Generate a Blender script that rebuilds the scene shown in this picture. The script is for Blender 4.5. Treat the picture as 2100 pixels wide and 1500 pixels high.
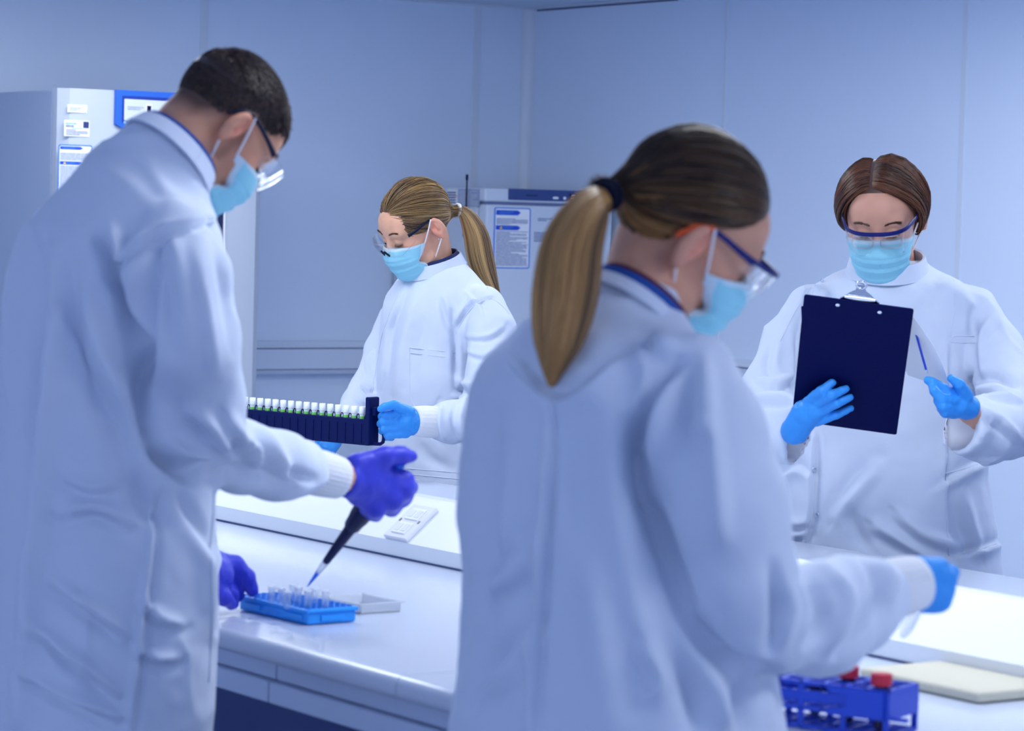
import bpy, bmesh, math, random
import numpy as np
from mathutils import Matrix, Vector

for _o in list(bpy.data.objects):
    bpy.data.objects.remove(_o, do_unlink=True)
scene = bpy.context.scene
C = scene.collection
random.seed(7)
rng = np.random.default_rng(7)

# ---------------------------------------------------------------- camera
FPX = 6000.0                       # focal length in pixels of the 2100 x 1500 frame
CAMZ = 1.52
PITCH = math.atan(300.0 / FPX)
ROLL = 0.026
CAM = np.array([0.0, 0.0, CAMZ])
_F = np.array([0, math.cos(PITCH), -math.sin(PITCH)])
_R0 = np.array([1.0, 0, 0]); _U0 = np.array([0, math.sin(PITCH), math.cos(PITCH)])
_R = math.cos(ROLL) * _R0 + math.sin(ROLL) * _U0
_U = -math.sin(ROLL) * _R0 + math.cos(ROLL) * _U0
cam_data = bpy.data.cameras.new('camera')
cam_data.sensor_width = 36.0
cam_data.lens = FPX / 2100.0 * 36.0
cam_data.clip_start = 0.1; cam_data.clip_end = 60
cam_data.dof.use_dof = True
cam_data.dof.focus_distance = 6.6
cam_data.dof.aperture_fstop = 8.0
cam = bpy.data.objects.new('camera', cam_data); C.objects.link(cam)
_m = Matrix.Identity(4)
for _i in range(3):
    _m[_i][0] = _R[_i]; _m[_i][1] = _U[_i]; _m[_i][2] = -_F[_i]; _m[_i][3] = CAM[_i]
cam.matrix_world = _m
scene.camera = cam

# ---------------------------------------------------------------- world, exposure
scene.view_settings.view_transform = 'Standard'
scene.view_settings.look = 'None'
scene.view_settings.gamma = 1.0
scene.view_settings.exposure = 0.5
scene.view_settings.use_curve_mapping = False
world = bpy.data.worlds.new('world'); scene.world = world
world.use_nodes = True
_bg = world.node_tree.nodes['Background']
_bg.inputs[0].default_value = (0.53, 0.67, 1.0, 1)
_bg.inputs[1].default_value = 0.95
LIGHT_COL = (0.90, 0.95, 1.0, 1)
LIGHT_STRENGTH = 7.8

cy = scene.cycles
cy.max_bounces = 6; cy.diffuse_bounces = 4; cy.glossy_bounces = 3; cy.transmission_bounces = 6; cy.transparent_max_bounces = 8
cy.caustics_reflective = False
cy.use_adaptive_sampling = True; cy.adaptive_threshold = 0.07; cy.adaptive_min_samples = 14

# ---------------------------------------------------------------- room frame (x across the bench, y along it)
PHI = math.radians(34.3)
RX = np.array([math.cos(PHI), math.sin(PHI), 0.0]); RY = np.array([-math.sin(PHI), math.cos(PHI), 0.0])
RZ3 = np.array([0, 0, 1.0])
RM = np.stack([RX, RY, RZ3], 1)          # columns: room axes in world

def room(x, y, z): return RX * x + RY * y + RZ3 * z

def ray(px, py):
    return _F + (px - 1050.0) / FPX * _R - (py - 750.0) / FPX * _U

SETBACK = [1.0]                    # how far a figure and what it holds stand back from the bench edge

def P(px, py, D):
    d = ray(px, py); return CAM + d * (D * SETBACK[0] / d[1])

def project(V):
    q = np.asarray(V) - CAM
    zc = q @ _F
    return np.stack([1050 + FPX * (q @ _R) / zc, 750 - FPX * (q @ _U) / zc], 1)

def on_y(px, py, y):                      # pixel -> room (x, z) on the plane room-y = y
    d = ray(px, py); t = y / (d @ RY); w = CAM + d * t
    return float(w @ RX), float(w[2])

def on_z(px, py, z):                      # pixel -> room (x, y) on a level plane
    d = ray(px, py); t = (z - CAMZ) / d[2]; w = CAM + d * t
    return float(w @ RX), float(w @ RY)

# ---------------------------------------------------------------- materials
MATS = {}
def mat(name, col, rough=0.5, metal=0.0, alpha=1.0, trans=0.0, emit=None, estr=0.0, bump=None, bscale=60.0, spec=0.5,
        attr=False, sheen=0.0, coat=0.0, ior=1.45, var=None, sss=0.0, stretch=None):
    if name in MATS: return MATS[name]
    m = bpy.data.materials.new(name); m.use_nodes = True
    nt = m.node_tree; b = nt.nodes['Principled BSDF']
    b.inputs['Base Color'].default_value = (*col, 1)
    b.inputs['Roughness'].default_value = rough
    b.inputs['Metallic'].default_value = metal
    b.inputs['Alpha'].default_value = alpha
    b.inputs['Transmission Weight'].default_value = trans
    b.inputs['Specular IOR Level'].default_value = spec
    b.inputs['IOR'].default_value = ior
    b.inputs['Sheen Weight'].default_value = sheen
    b.inputs['Coat Weight'].default_value = coat
    if sss:
        b.inputs['Subsurface Weight'].default_value = sss
        b.inputs['Subsurface Radius'].default_value = (0.01, 0.004, 0.002)
    if emit:
        b.inputs['Emission Color'].default_value = (*emit, 1)
        b.inputs['Emission Strength'].default_value = estr
    tc = None
    if bump or var:
        tc = nt.nodes.new('ShaderNodeTexCoord')
        mp = nt.nodes.new('ShaderNodeMapping'); nt.links.new(tc.outputs['Object'], mp.inputs['Vector'])
        if stretch: mp.inputs['Scale'].default_value = stretch
        src = mp.outputs['Vector']
    if bump:
        n = nt.nodes.new('ShaderNodeTexNoise'); n.inputs['Scale'].default_value = bscale
        n.inputs['Detail'].default_value = 3.0
        nt.links.new(src, n.inputs['Vector'])
        bp = nt.nodes.new('ShaderNodeBump'); bp.inputs['Strength'].default_value = bump
        bp.inputs['Distance'].default_value = 0.01
        nt.links.new(n.outputs['Fac'], bp.inputs['Height']); nt.links.new(bp.outputs['Normal'], b.inputs['Normal'])
    if attr:
        a = nt.nodes.new('ShaderNodeAttribute'); a.attribute_name = 'Col'
        nt.links.new(a.outputs['Color'], b.inputs['Base Color'])
    elif var:
        n = nt.nodes.new('ShaderNodeTexNoise'); n.inputs['Scale'].default_value = var[0]; n.inputs['Detail'].default_value = 4
        nt.links.new(src, n.inputs['Vector'])
        mx = nt.nodes.new('ShaderNodeMix'); mx.data_type = 'RGBA'
        mx.inputs[6].default_value = (*col, 1); mx.inputs[7].default_value = (*var[1], 1)
        nt.links.new(n.outputs['Fac'], mx.inputs[0]); nt.links.new(mx.outputs[2], b.inputs['Base Color'])
    MATS[name] = m
    return m

# ---------------------------------------------------------------- objects
MW = {}
def _link(o): C.objects.link(o); return o

def tag(o, label=None, cat=None, group=None, kind=None):
    if label: o['label'] = label
    if cat: o['category'] = cat
    if group: o['group'] = group
    if kind: o['kind'] = kind
    return o

def thing(name, label, cat, loc, rotz=0.0, group=None):
    o = bpy.data.objects.new(name, None); o.empty_display_size = 0.1
    o.location = tuple(loc); o.rotation_euler = (0, 0, rotz); _link(o)
    c, s = math.cos(rotz), math.sin(rotz)
    MW[o.name] = (np.array([[c, -s, 0], [s, c, 0], [0, 0, 1.0]]), np.array(loc, float))
    return tag(o, label, cat, group)

def make_mesh(name, V, F, m, smooth=False, cols=None, auto=None):
    me = bpy.data.meshes.new(name)
    V = np.asarray(V, np.float32)
    if isinstance(F, np.ndarray) and F.ndim == 2 and len(F):
        k = F.shape[1]
        me.vertices.add(len(V)); me.vertices.foreach_set('co', V.ravel())
        me.loops.add(F.size); me.loops.foreach_set('vertex_index', F.astype(np.int32).ravel())
        me.polygons.add(len(F))
        me.polygons.foreach_set('loop_start', np.arange(0, F.size, k, dtype=np.int32))
        me.update(calc_edges=True); me.validate()
    else:
        me.from_pydata([tuple(map(float, v)) for v in V], [], [tuple(int(i) for i in f) for f in F])
        me.update()
    if m is not None: me.materials.append(m)
    if smooth:
        me.polygons.foreach_set('use_smooth', np.ones(len(me.polygons), bool))
        if auto is not None:
            try: me.set_sharp_from_angle(angle=math.radians(auto))
            except Exception: pass
    if cols is not None:
        a = me.color_attributes.new('Col', 'FLOAT_COLOR', 'POINT')
        cc = np.ones((len(V), 4), np.float32); cc[:, :3] = cols
        a.data.foreach_set('color', cc.ravel())
    return me

def obj(name, V, F, m, parent=None, smooth=False, cols=None, auto=None, base=None):
    """V in world coordinates; parent: its frame is used; base: own origin for a top-level mesh"""
    V = np.asarray(V, float)
    if parent is not None and parent.name in MW:
        R, t = MW[parent.name]; V = (V - t) @ R
    elif base is not None:
        V = V - np.asarray(base)
    me = make_mesh(name, V, F, m, smooth, cols, auto)
    o = bpy.data.objects.new(name, me); _link(o)
    if parent is not None:
        o.parent = parent; MW[o.name] = MW.get(parent.name, (np.eye(3), np.zeros(3)))
    elif base is not None:
        o.location = tuple(base); MW[o.name] = (np.eye(3), np.array(base, float))
    else:
        MW[o.name] = (np.eye(3), np.zeros(3))
    return o

def copy_tree(o, parent=None, loc=None, rotz=None):
    c = o.copy(); C.objects.link(c); c.parent = parent
    if loc is not None: c.location = tuple(loc)
    if rotz is not None: c.rotation_euler = (0, 0, rotz)
    for ch in list(o.children): copy_tree(ch, c)
    return c

def norm(v):
    v = np.asarray(v, float); return v / (np.linalg.norm(v) + 1e-12)

class G:
    """collects shapes in world coordinates"""
    def __init__(s): s.V = []; s.F = []
    def add(s, V, F):
        n = len(s.V); s.V += [np.asarray(v, float) for v in V]; s.F += [tuple(i + n for i in f) for f in F]; return s
    def box(s, c, size, R=None, bevel=0.0, seg=2):
        R = np.eye(3) if R is None else R
        bm = bmesh.new(); bmesh.ops.create_cube(bm, size=1.0)
        for v in bm.verts: v.co = Vector((v.co.x * size[0], v.co.y * size[1], v.co.z * size[2]))
        if bevel: bmesh.ops.bevel(bm, geom=bm.edges[:], offset=bevel, segments=seg, profile=0.5, affect='EDGES')
        bm.verts.ensure_lookup_table()
        V = [R @ np.array(v.co) + c for v in bm.verts]; F = [[v.index for v in f.verts] for f in bm.faces]
        bm.free(); return s.add(V, F)
    def rbox(s, x0, x1, y0, y1, z0, z1, bevel=0.0, seg=2):      # box in room axes
        return s.box(room((x0 + x1) / 2, (y0 + y1) / 2, (z0 + z1) / 2), (abs(x1 - x0), abs(y1 - y0), abs(z1 - z0)), RM, bevel, seg)
    def tube(s, pts, r, n=10, caps=True, flat=None, up=None):
        pts = np.asarray(pts, float); m = len(pts)
        r = np.full(m, r) if np.isscalar(r) else np.asarray(r, float)
        T = np.gradient(pts, axis=0); T /= np.linalg.norm(T, axis=1)[:, None] + 1e-12
        a = np.array([0, 0, 1.0]) if up is None else np.asarray(up, float)
        if up is None and abs(T[0] @ a) > 0.9: a = np.array([1.0, 0, 0])
        V = []
        N = a - (a @ T[0]) * T[0]; N = norm(N)
        for i in range(m):
            N = norm(N - (N @ T[i]) * T[i]) if up is None else norm(a - (a @ T[i]) * T[i])
            B = np.cross(T[i], N)
            for k in range(n):
                th = 2 * math.pi * k / n
                f = 1.0 if flat is None else flat
                V.append(pts[i] + r[i] * (math.cos(th) * N + f * math.sin(th) * B))
        F = [(i * n + k, i * n + (k + 1) % n, (i + 1) * n + (k + 1) % n, (i + 1) * n + k) for i in range(m - 1) for k in range(n)]
        if caps: F += [tuple(range(n))[::-1], tuple((m - 1) * n + k for k in range(n))]
        return s.add(V, F)
    def lathe(s, prof, c, axis=(0, 0, 1), n=20):
        """prof: (radius, height) pairs along the axis from c"""
        ax = norm(axis); a = np.array([1.0, 0, 0]) if abs(ax[0]) < 0.9 else np.array([0, 1.0, 0])
        N = norm(a - (a @ ax) * ax); B = np.cross(ax, N); V = []
        for (r, h) in prof:
            for k in range(n):
                th = 2 * math.pi * k / n
                V.append(np.asarray(c) + ax * h + max(r, 1e-5) * (math.cos(th) * N + math.sin(th) * B))
        m = len(prof)
        F = [(i * n + k, i * n + (k + 1) % n, (i + 1) * n + (k + 1) % n, (i + 1) * n + k) for i in range(m - 1) for k in range(n)]
        F += [tuple(range(n))[::-1], tuple((m - 1) * n + k for k in range(n))]
        return s.add(V, F)
    def prism(s, poly, o, ax, ay, az, h0, h1):
        """2-D polygon in axes ax, ay at o, extruded along az from h0 to h1"""
        n = len(poly)
        V = [o + ax * p[0] + ay * p[1] + az * h0 for p in poly] + [o + ax * p[0] + ay * p[1] + az * h1 for p in poly]
        F = [tuple(range(n))[::-1], tuple(range(n, 2 * n))] + [(i, (i + 1) % n, n + (i + 1) % n, n + i) for i in range(n)]
        return s.add(V, F)
    def grid(s, A, thick=0.0):
        """A: (nu, nv, 3) sheet, optionally given thickness along its normals"""
        nu, nv = A.shape[:2]
        F = [(i * nv + j, (i + 1) * nv + j, (i + 1) * nv + j + 1, i * nv + j + 1) for i in range(nu - 1) for j in range(nv - 1)]
        V = A.reshape(-1, 3)
        if not thick: return s.add(V, F)
        du = np.gradient(A, axis=0); dv = np.gradient(A, axis=1); N = np.cross(du, dv)
        N /= np.linalg.norm(N, axis=2)[..., None] + 1e-12
        W = (A - N * thick).reshape(-1, 3); m = nu * nv
        F2 = [tuple(m + i for i in f[::-1]) for f in F]
        rim = [i * nv for i in range(nu)] + [(nu - 1) * nv + j for j in range(1, nv)] + \
              [i * nv + nv - 1 for i in range(nu - 2, -1, -1)] + [j for j in range(nv - 2, 0, -1)]
        F3 = [(rim[i], rim[(i + 1) % len(rim)], m + rim[(i + 1) % len(rim)], m + rim[i]) for i in range(len(rim))]
        return s.add(list(V) + list(W), F + F2 + [f[::-1] for f in F3])
    def build(s, name, m, parent=None, smooth=False, auto=40, base=None, cols=None):
        return obj(name, np.array(s.V), s.F, m, parent, smooth, cols, auto if smooth else None, base)

def struct(name, g, m, parent=None):
    o = g.build(name, m, parent)
    if parent is None: o['kind'] = 'structure'
    return o

# ---------------------------------------------------------------- implicit surfaces -> meshes
def smin(a, b, k):
    h = np.clip(0.5 + 0.5 * (b - a) / k, 0, 1)
    return b * (1 - h) + a * h - k * h * (1 - h)

class SDF:
    def __init__(s): s.ops = []
    def cone(s, a, b, ra, rb, k=0.01, sub=False):
        a = np.asarray(a, np.float32); b = np.asarray(b, np.float32)
        def f(p, a=a, ab=b - a):
            q = p - a
            t = np.clip(q @ (ab / np.float32(max(float(ab @ ab), 1e-9))), 0, 1)
            q -= t[:, None] * ab
            return np.sqrt(np.einsum('ij,ij->i', q, q)) - (np.float32(ra) + np.float32(rb - ra) * t)
        s.ops.append((f, k, sub)); return s
    def ell(s, c, rad, R=None, k=0.01, sub=False):
        c = np.asarray(c, np.float32); rad = np.asarray(rad, np.float32); R = None if R is None else np.asarray(R, np.float32)
        def f(p):
            q = (p - c) if R is None else (p - c) @ R
            q = q / rad; k0 = np.sqrt(np.einsum('ij,ij->i', q, q)); q /= rad; k1 = np.sqrt(np.einsum('ij,ij->i', q, q))
            return k0 * (k0 - 1) / (k1 + 1e-9)
        s.ops.append((f, k, sub)); return s
    def rbox(s, c, half, r, R=None, k=0.01, sub=False):
        c = np.asarray(c, np.float32); half = np.asarray(half) - r; R = np.eye(3) if R is None else np.asarray(R)
        def f(p):
            q = np.abs((p - c) @ R) - half
            return np.linalg.norm(np.maximum(q, 0), axis=1) + np.minimum(q.max(1), 0) - r
        s.ops.append((f, k, sub)); return s
    def fn(s, f, k=0.01, sub=False): s.ops.append((f, k, sub)); return s
    def chain(s, pts, k=0.01):
        """pts: (px, py, D, r in pixels)"""
        Q = [(P(*q[:3]), q[3] * q[2] / FPX) for q in pts]
        for (a, ra), (b, rb) in zip(Q[:-1], Q[1:]): s.cone(a, b, ra, rb, k)
        return s
    def __call__(s, p):
        d = None
        for f, k, sub in s.ops:
            e = f(p)
            if d is None: d = e
            elif sub: d = -smin(-d, e, k)
            else: d = smin(d, e, k)
        return d

def mesh_sdf(f, lo, hi, h, B=8):
    lo = np.asarray(lo, float); hi = np.asarray(hi, float)
    nb = np.ceil((hi - lo) / (h * B)).astype(int) + 1
    n = nb * B
    bi = np.stack(np.meshgrid(*[np.arange(k) for k in nb], indexing='ij'), -1).reshape(-1, 3)
    cen = lo + (bi * B + (B - 1) / 2) * h
    dc = f(cen.astype(np.float32))
    act = np.abs(dc) < h * B * 1.02
    A = np.where(dc > 0, 1.0, -1.0).astype(np.float32).reshape(nb)
    full = np.repeat(np.repeat(np.repeat(A, B, 0), B, 1), B, 2)
    off = np.stack(np.meshgrid(*[np.arange(B)] * 3, indexing='ij'), -1).reshape(-1, 3)
    ab = bi[act]
    for i in range(0, len(ab), 1500):
        idx = (ab[i:i + 1500, None, :] * B + off[None]).reshape(-1, 3)
        full[idx[:, 0], idx[:, 1], idx[:, 2]] = f((lo + idx * h).astype(np.float32))
    s = full < 0
    S = [s[i:n[0] - 1 + i, j:n[1] - 1 + j, k:n[2] - 1 + k] for i in (0, 1) for j in (0, 1) for k in (0, 1)]
    anyc = S[0].copy(); allc = S[0].copy()
    for q in S[1:]: anyc |= q; allc &= q
    cells = np.argwhere(anyc & ~allc)
    num = np.full(anyc.shape, -1, np.int64); num[tuple(cells.T)] = np.arange(len(cells))
    offs = np.array([(i, j, k) for i in (0, 1) for j in (0, 1) for k in (0, 1)])
    val = np.stack([full[tuple((cells + o).T)] for o in offs], 1)
    acc = np.zeros((len(cells), 3)); cnt = np.zeros(len(cells))
    for a in range(8):
        for b in range(a + 1, 8):
            if np.abs(offs[a] - offs[b]).sum() != 1: continue
            m = (val[:, a] < 0) != (val[:, b] < 0)
            t = val[m, a] / (val[m, a] - val[m, b])
            acc[m] += offs[a] + t[:, None] * (offs[b] - offs[a]); cnt[m] += 1
    V = lo + (cells + acc / cnt[:, None]) * h
    quads = []
    for ax in range(3):
        sl0 = [slice(None)] * 3; sl1 = [slice(None)] * 3
        sl0[ax] = slice(0, -1); sl1[ax] = slice(1, None)
        d = s[tuple(sl0)] != s[tuple(sl1)]
        e = np.argwhere(d); u, v = (ax + 1) % 3, (ax + 2) % 3
        e = e[(e[:, u] > 0) & (e[:, v] > 0) & (e[:, u] < n[u] - 1) & (e[:, v] < n[v] - 1)]
        du = np.eye(3, dtype=int)[u]; dv = np.eye(3, dtype=int)[v]
        q = np.stack([num[tuple((e - du - dv).T)], num[tuple((e - dv).T)], num[tuple(e.T)], num[tuple((e - du).T)]], 1)
        inside0 = s[tuple(e.T)]
        q[~inside0] = q[~inside0][:, ::-1]
        quads.append(q)
    Q = np.concatenate(quads); Q = Q[(Q >= 0).all(1)]
    return V, Q

def vnormals(V, Q):
    n = np.cross(V[Q[:, 2]] - V[Q[:, 0]], V[Q[:, 3]] - V[Q[:, 1]])
    N = np.zeros_like(V)
    for c in range(4):
        for k in range(3): N[:, k] += np.bincount(Q[:, c], n[:, k], len(V))
    return N / (np.linalg.norm(N, axis=1)[:, None] + 1e-12)

def relax(V, Q, it=1, lam=0.5):
    e = np.concatenate([Q[:, [0, 1]], Q[:, [1, 2]], Q[:, [2, 3]], Q[:, [3, 0]]])
    deg = np.bincount(e[:, 0], minlength=len(V)) + np.bincount(e[:, 1], minlength=len(V))
    for _ in range(it):
        A = np.zeros_like(V)
        for k in range(3):
            A[:, k] = np.bincount(e[:, 0], V[e[:, 1], k], len(V)) + np.bincount(e[:, 1], V[e[:, 0], k], len(V))
        V = V + lam * (A / np.maximum(deg, 1)[:, None] - V)
    return V

_NT = np.random.default_rng(3).random((32, 32, 32)).astype(np.float32)
def vnoise(p):
    i = np.floor(p).astype(int); f = p - i; f = f * f * (3 - 2 * f)
    r = 0
    for a in (0, 1):
        for b in (0, 1):
            for c in (0, 1):
                w = (f[:, 0] if a else 1 - f[:, 0]) * (f[:, 1] if b else 1 - f[:, 1]) * (f[:, 2] if c else 1 - f[:, 2])
                r = r + w * _NT[(i[:, 0] + a) % 32, (i[:, 1] + b) % 32, (i[:, 2] + c) % 32]
    return r * 2 - 1

def sculpt(V, Q, folds, amp=1.0):
    """folds: (polyline of pixels, width px, height m, kind) raised or sunk into the cloth facing the lens side"""
    N = vnormals(V, Q)
    Ns = relax(N, Q, 4); Ns /= np.linalg.norm(Ns, axis=1)[:, None] + 1e-9
    uv = project(V)
    face = np.clip(-(Ns @ _F) * 3 + 0.3, 0, 1)
    disp = np.zeros(len(V))
    for fold in folds:
        pl, w, a = fold[:3]; kind = fold[3] if len(fold) > 3 else 'ridge'
        pl = np.asarray(pl, float)
        if len(pl) > 2:                                   # smooth the polyline
            t = np.arange(len(pl)); tt = np.linspace(0, len(pl) - 1, (len(pl) - 1) * 4 + 1)
            sm = []
            for x in tt:
                i = min(int(x), len(pl) - 2); f = x - i
                p0, p1, p2, p3 = pl[max(i - 1, 0)], pl[i], pl[i + 1], pl[min(i + 2, len(pl) - 1)]
                sm.append(0.5 * ((2 * p1) + (-p0 + p2) * f + (2 * p0 - 5 * p1 + 4 * p2 - p3) * f * f + (-p0 + 3 * p1 - 3 * p2 + p3) * f ** 3))
            pl = np.array(sm)
        L = np.concatenate([[0], np.cumsum(np.linalg.norm(np.diff(pl, axis=0), axis=1))])
        lo = pl.min(0) - 4 * w; hi = pl.max(0) + 4 * w
        idx = np.where(((uv > lo) & (uv < hi)).all(1) & (face > 0))[0]
        if not len(idx): continue
        q = uv[idx]; best = np.full(len(idx), 1e9); sd = np.zeros(len(idx)); tp = np.zeros(len(idx))
        for i in range(len(pl) - 1):
            ab = pl[i + 1] - pl[i]; l2 = ab @ ab + 1e-9
            t = np.clip((q - pl[i]) @ ab / l2, 0, 1)
            r = q - pl[i] - t[:, None] * ab
            d = np.linalg.norm(r, axis=1); s = np.sign(ab[0] * r[:, 1] - ab[1] * r[:, 0])
            m = d < best
            best[m] = d[m]; sd[m] = (s * d)[m]; tp[m] = (L[i] + t[m] * math.sqrt(l2)) / L[-1]
        tap = np.clip(np.sin(np.pi * np.clip(tp * 0.9 + 0.05, 0, 1)), 0, 1) ** 0.6
        if kind == 'ridge': pr = np.exp(-(best / w) ** 2)
        elif kind == 'fold': pr = np.exp(-(sd / w) ** 2) - 0.8 * np.exp(-((sd - 1.5 * w) / (0.8 * w)) ** 2)
        elif kind == 'step': pr = np.exp(-(sd / (2.5 * w)) ** 2) * np.tanh(sd / (0.35 * w))
        else: pr = np.exp(-(best / w) ** 2)
        disp[idx] += a * pr * tap * face[idx]
    return V + Ns * (disp * amp)[:, None]

# ================================================================ the room
M_WALL = mat('wall_panel', (0.74, 0.84, 1.0), 0.20, spec=0.45, bump=0.10, bscale=1.6, stretch=(1, 1, 2.2))
M_WALLB = mat('wall_joint', (0.40, 0.47, 0.62), 0.6)
M_TRIM = mat('white_pvc_trim', (0.70, 0.77, 0.88), 0.35)
M_GAP = mat('shadow_gap', (0.10, 0.13, 0.24), 0.7)  # dark tone painting the ceiling gap's shade; also colours the trunking grooves
M_CEIL = mat('ceiling_tile', (0.62, 0.70, 0.82), 0.8, bump=0.15, bscale=120)
M_FLOOR = mat('vinyl_floor', (0.22, 0.30, 0.50), 0.45, var=(3.0, (0.26, 0.34, 0.54)))
M_TRUNK = mat('trunking_pvc', (0.66, 0.74, 0.87), 0.35)
M_LAMP = mat('lamp_diffuser', (0.9, 0.95, 1.0), 0.6, emit=LIGHT_COL[:3], estr=LIGHT_STRENGTH)
M_LAMP.cycles.emission_sampling = 'FRONT'
M_LAMPF = mat('lamp_frame', (0.8, 0.83, 0.88), 0.4)

CX, WY, CZ = 6.51, 9.48, 2.345            # corner, left wall plane, ceiling height
def on_x(px, py, x):
    d = ray(px, py); t = x / (d @ RX); w = CAM + d * t
    return float(w @ RY), float(w[2])
def on_plane(px, py, o, n):
    d = ray(px, py); t = ((o - CAM) @ n) / (d @ n); return CAM + d * t

struct('floor', G().rbox(-3.0, CX + 0.2, -3.0, WY + 0.2, -0.05, 0.0), M_FLOOR)
wl = struct('wall_left', G().rbox(-3.0, CX + 0.2, WY + 0.03, WY + 0.2, 0, CZ + 0.1), M_WALLB)
wr = struct('wall_right', G().rbox(CX + 0.03, CX + 0.2, -3.0, WY + 0.03, 0, CZ + 0.1), M_WALLB)
ja, jb = on_y(418, 60, WY)[0], on_y(975, 200, WY)[0]
xs = [-3.0, jb - 2 * (jb - ja), ja, jb, CX]
for a, b in zip(xs[:-1], xs[1:]):
    G().rbox(a + 0.004, b - 0.004, WY, WY + 0.03, 0.0, CZ).build('wall_panel', M_WALL, wl)
for a in xs[1:-1]:
    G().rbox(a - 0.016, a + 0.016, WY - 0.004, WY + 0.001, 0.0, CZ, 0.0015).build('joint_strip', M_TRIM, wl)
jc, jd = on_x(1490, 60, CX)[0], on_x(1976, 200, CX)[0]
ys = [WY, jc, jd, jd - (jc - jd), jd - 2 * (jc - jd), -3.0]
for a, b in zip(ys[:-1], ys[1:]):
    G().rbox(CX, CX + 0.03, b + 0.004, a - 0.004, 0.0, CZ).build('wall_panel', M_WALL, wr)
for i, a in enumerate(ys[1:-1]):
    w = 0.007 if i == 0 else 0.012
    G().rbox(CX - 0.004, CX + 0.001, a - w, a + w, 0.0, CZ, 0.0015).build('joint_strip', M_TRIM, wr)
# rounded cove in the corner
cv = [(0, 0)] + [(-0.035 + 0.035 * math.sin(t), -0.035 + 0.035 * math.cos(t)) for t in np.linspace(0, math.pi / 2, 7)]
cv = [(-0.04, 0.0)] + [(-0.04 + 0.04 * math.sin(t), -0.04 * (1 - math.cos(t))) for t in np.linspace(0, math.pi / 2, 8)] + [(0, 0)]
tag(G().prism(cv, room(CX, WY, 0), RX, RY, RZ3, 0, CZ).build('trim_1', M_TRIM), kind='structure')
# ceiling: slab, lay-in tiles near the corner, perimeter angle, dark strip painted as its shadow gap
ce = struct('ceiling', G().rbox(-3.0, CX, -3.0, WY, CZ + 0.012, CZ + 0.1), M_CEIL)
t0 = make_mesh('ceiling_tile', G().box((0, 0, 0), (0.592, 0.592, 0.014), None, 0.003, 1).V, G().box((0, 0, 0), (0.592, 0.592, 0.014), None, 0.003, 1).F, M_CEIL)
for i in range(6):
    for j in range(6):
        o = bpy.data.objects.new('ceiling_tile', t0); C.objects.link(o); o.parent = ce
        o.location = tuple(room(CX - 0.33 - 0.6 * i, WY - 0.33 - 0.6 * j, CZ + 0.008)); o.rotation_euler = (0, 0, PHI)
tag(G().rbox(-3, CX - 0.004, WY - 0.022, WY - 0.002, CZ - 0.006, CZ + 0.002).build('trim_2', M_TRIM), kind='structure')
tag(G().rbox(CX - 0.022, CX - 0.002, -3, WY - 0.024, CZ - 0.006, CZ + 0.002).build('trim_3', M_TRIM), kind='structure')
tag(G().rbox(CX - 0.004, CX - 0.001, WY - 0.95, WY - 0.05, CZ - 0.013, CZ - 0.007).build('trim_4', M_GAP), kind='structure')  # solid dark strip standing in for the shadow line below the ceiling

# dado trunking along both walls
def trunking(name, along_x):
    prof = [(0, 0.925), (0.055, 0.925), (0.058, 0.932), (0.062, 0.936), (0.062, 1.028), (0.056, 1.034), (0.05, 1.046), (0, 1.046)]
    g = G()
    if along_x: g.prism([(-p[0], p[1]) for p in prof], room(-2.9, WY, 0), RY, RZ3, RX, 0, CX + 2.9 - 0.07)
    else: g.prism([(-p[0], p[1]) for p in prof], room(CX, -2.9, 0), RX, RZ3, RY, 0, WY + 2.9)
    o = g.build(name, M_TRUNK); o['kind'] = 'structure'
    g = G()
    if along_x: g.rbox(-2.9, CX - 0.07, WY - 0.0635, WY - 0.062, 1.018, 1.022); g.rbox(-2.9, CX - 0.07, WY - 0.0635, WY - 0.062, 0.94, 0.943)
    else: g.rbox(CX - 0.0635, CX - 0.062, -2.9, WY - 0.07, 1.018, 1.022); g.rbox(CX - 0.0635, CX - 0.062, -2.9, WY - 0.07, 0.94, 0.943)
    g.build('cover_groove', M_GAP, o)
trunking('trim_5', True); trunking('trim_6', False)

# ceiling lights (recessed panels of the lab ceiling)
def ceiling_light(x, y, label):
    t = thing('ceiling_light', label, 'light', room(x, y, CZ), PHI, 'recessed ceiling light panels')
    G().rbox(x - 0.62, x + 0.62, y - 0.32, y + 0.32, CZ - 0.012, CZ - 0.001, 0.003, 1).build('frame', M_LAMPF, t)
    q = [room(x + a, y + b, CZ - 0.0135) for a, b in ((-0.59, -0.29), (-0.59, 0.29), (0.59, 0.29), (0.59, -0.29))]
    G().add(q, [(0, 1, 2, 3)]).build('diffuser', M_LAMP, t)
LAMPS = [(3.9, 7.9), (5.0, 6.2), (2.7, 5.6), (5.2, 4.2), (2.9, 3.2), (2.8, 0.7)]
for x, y in LAMPS:
    ceiling_light(x, y, 'recessed white ceiling light panel above the lab, out of frame')

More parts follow.
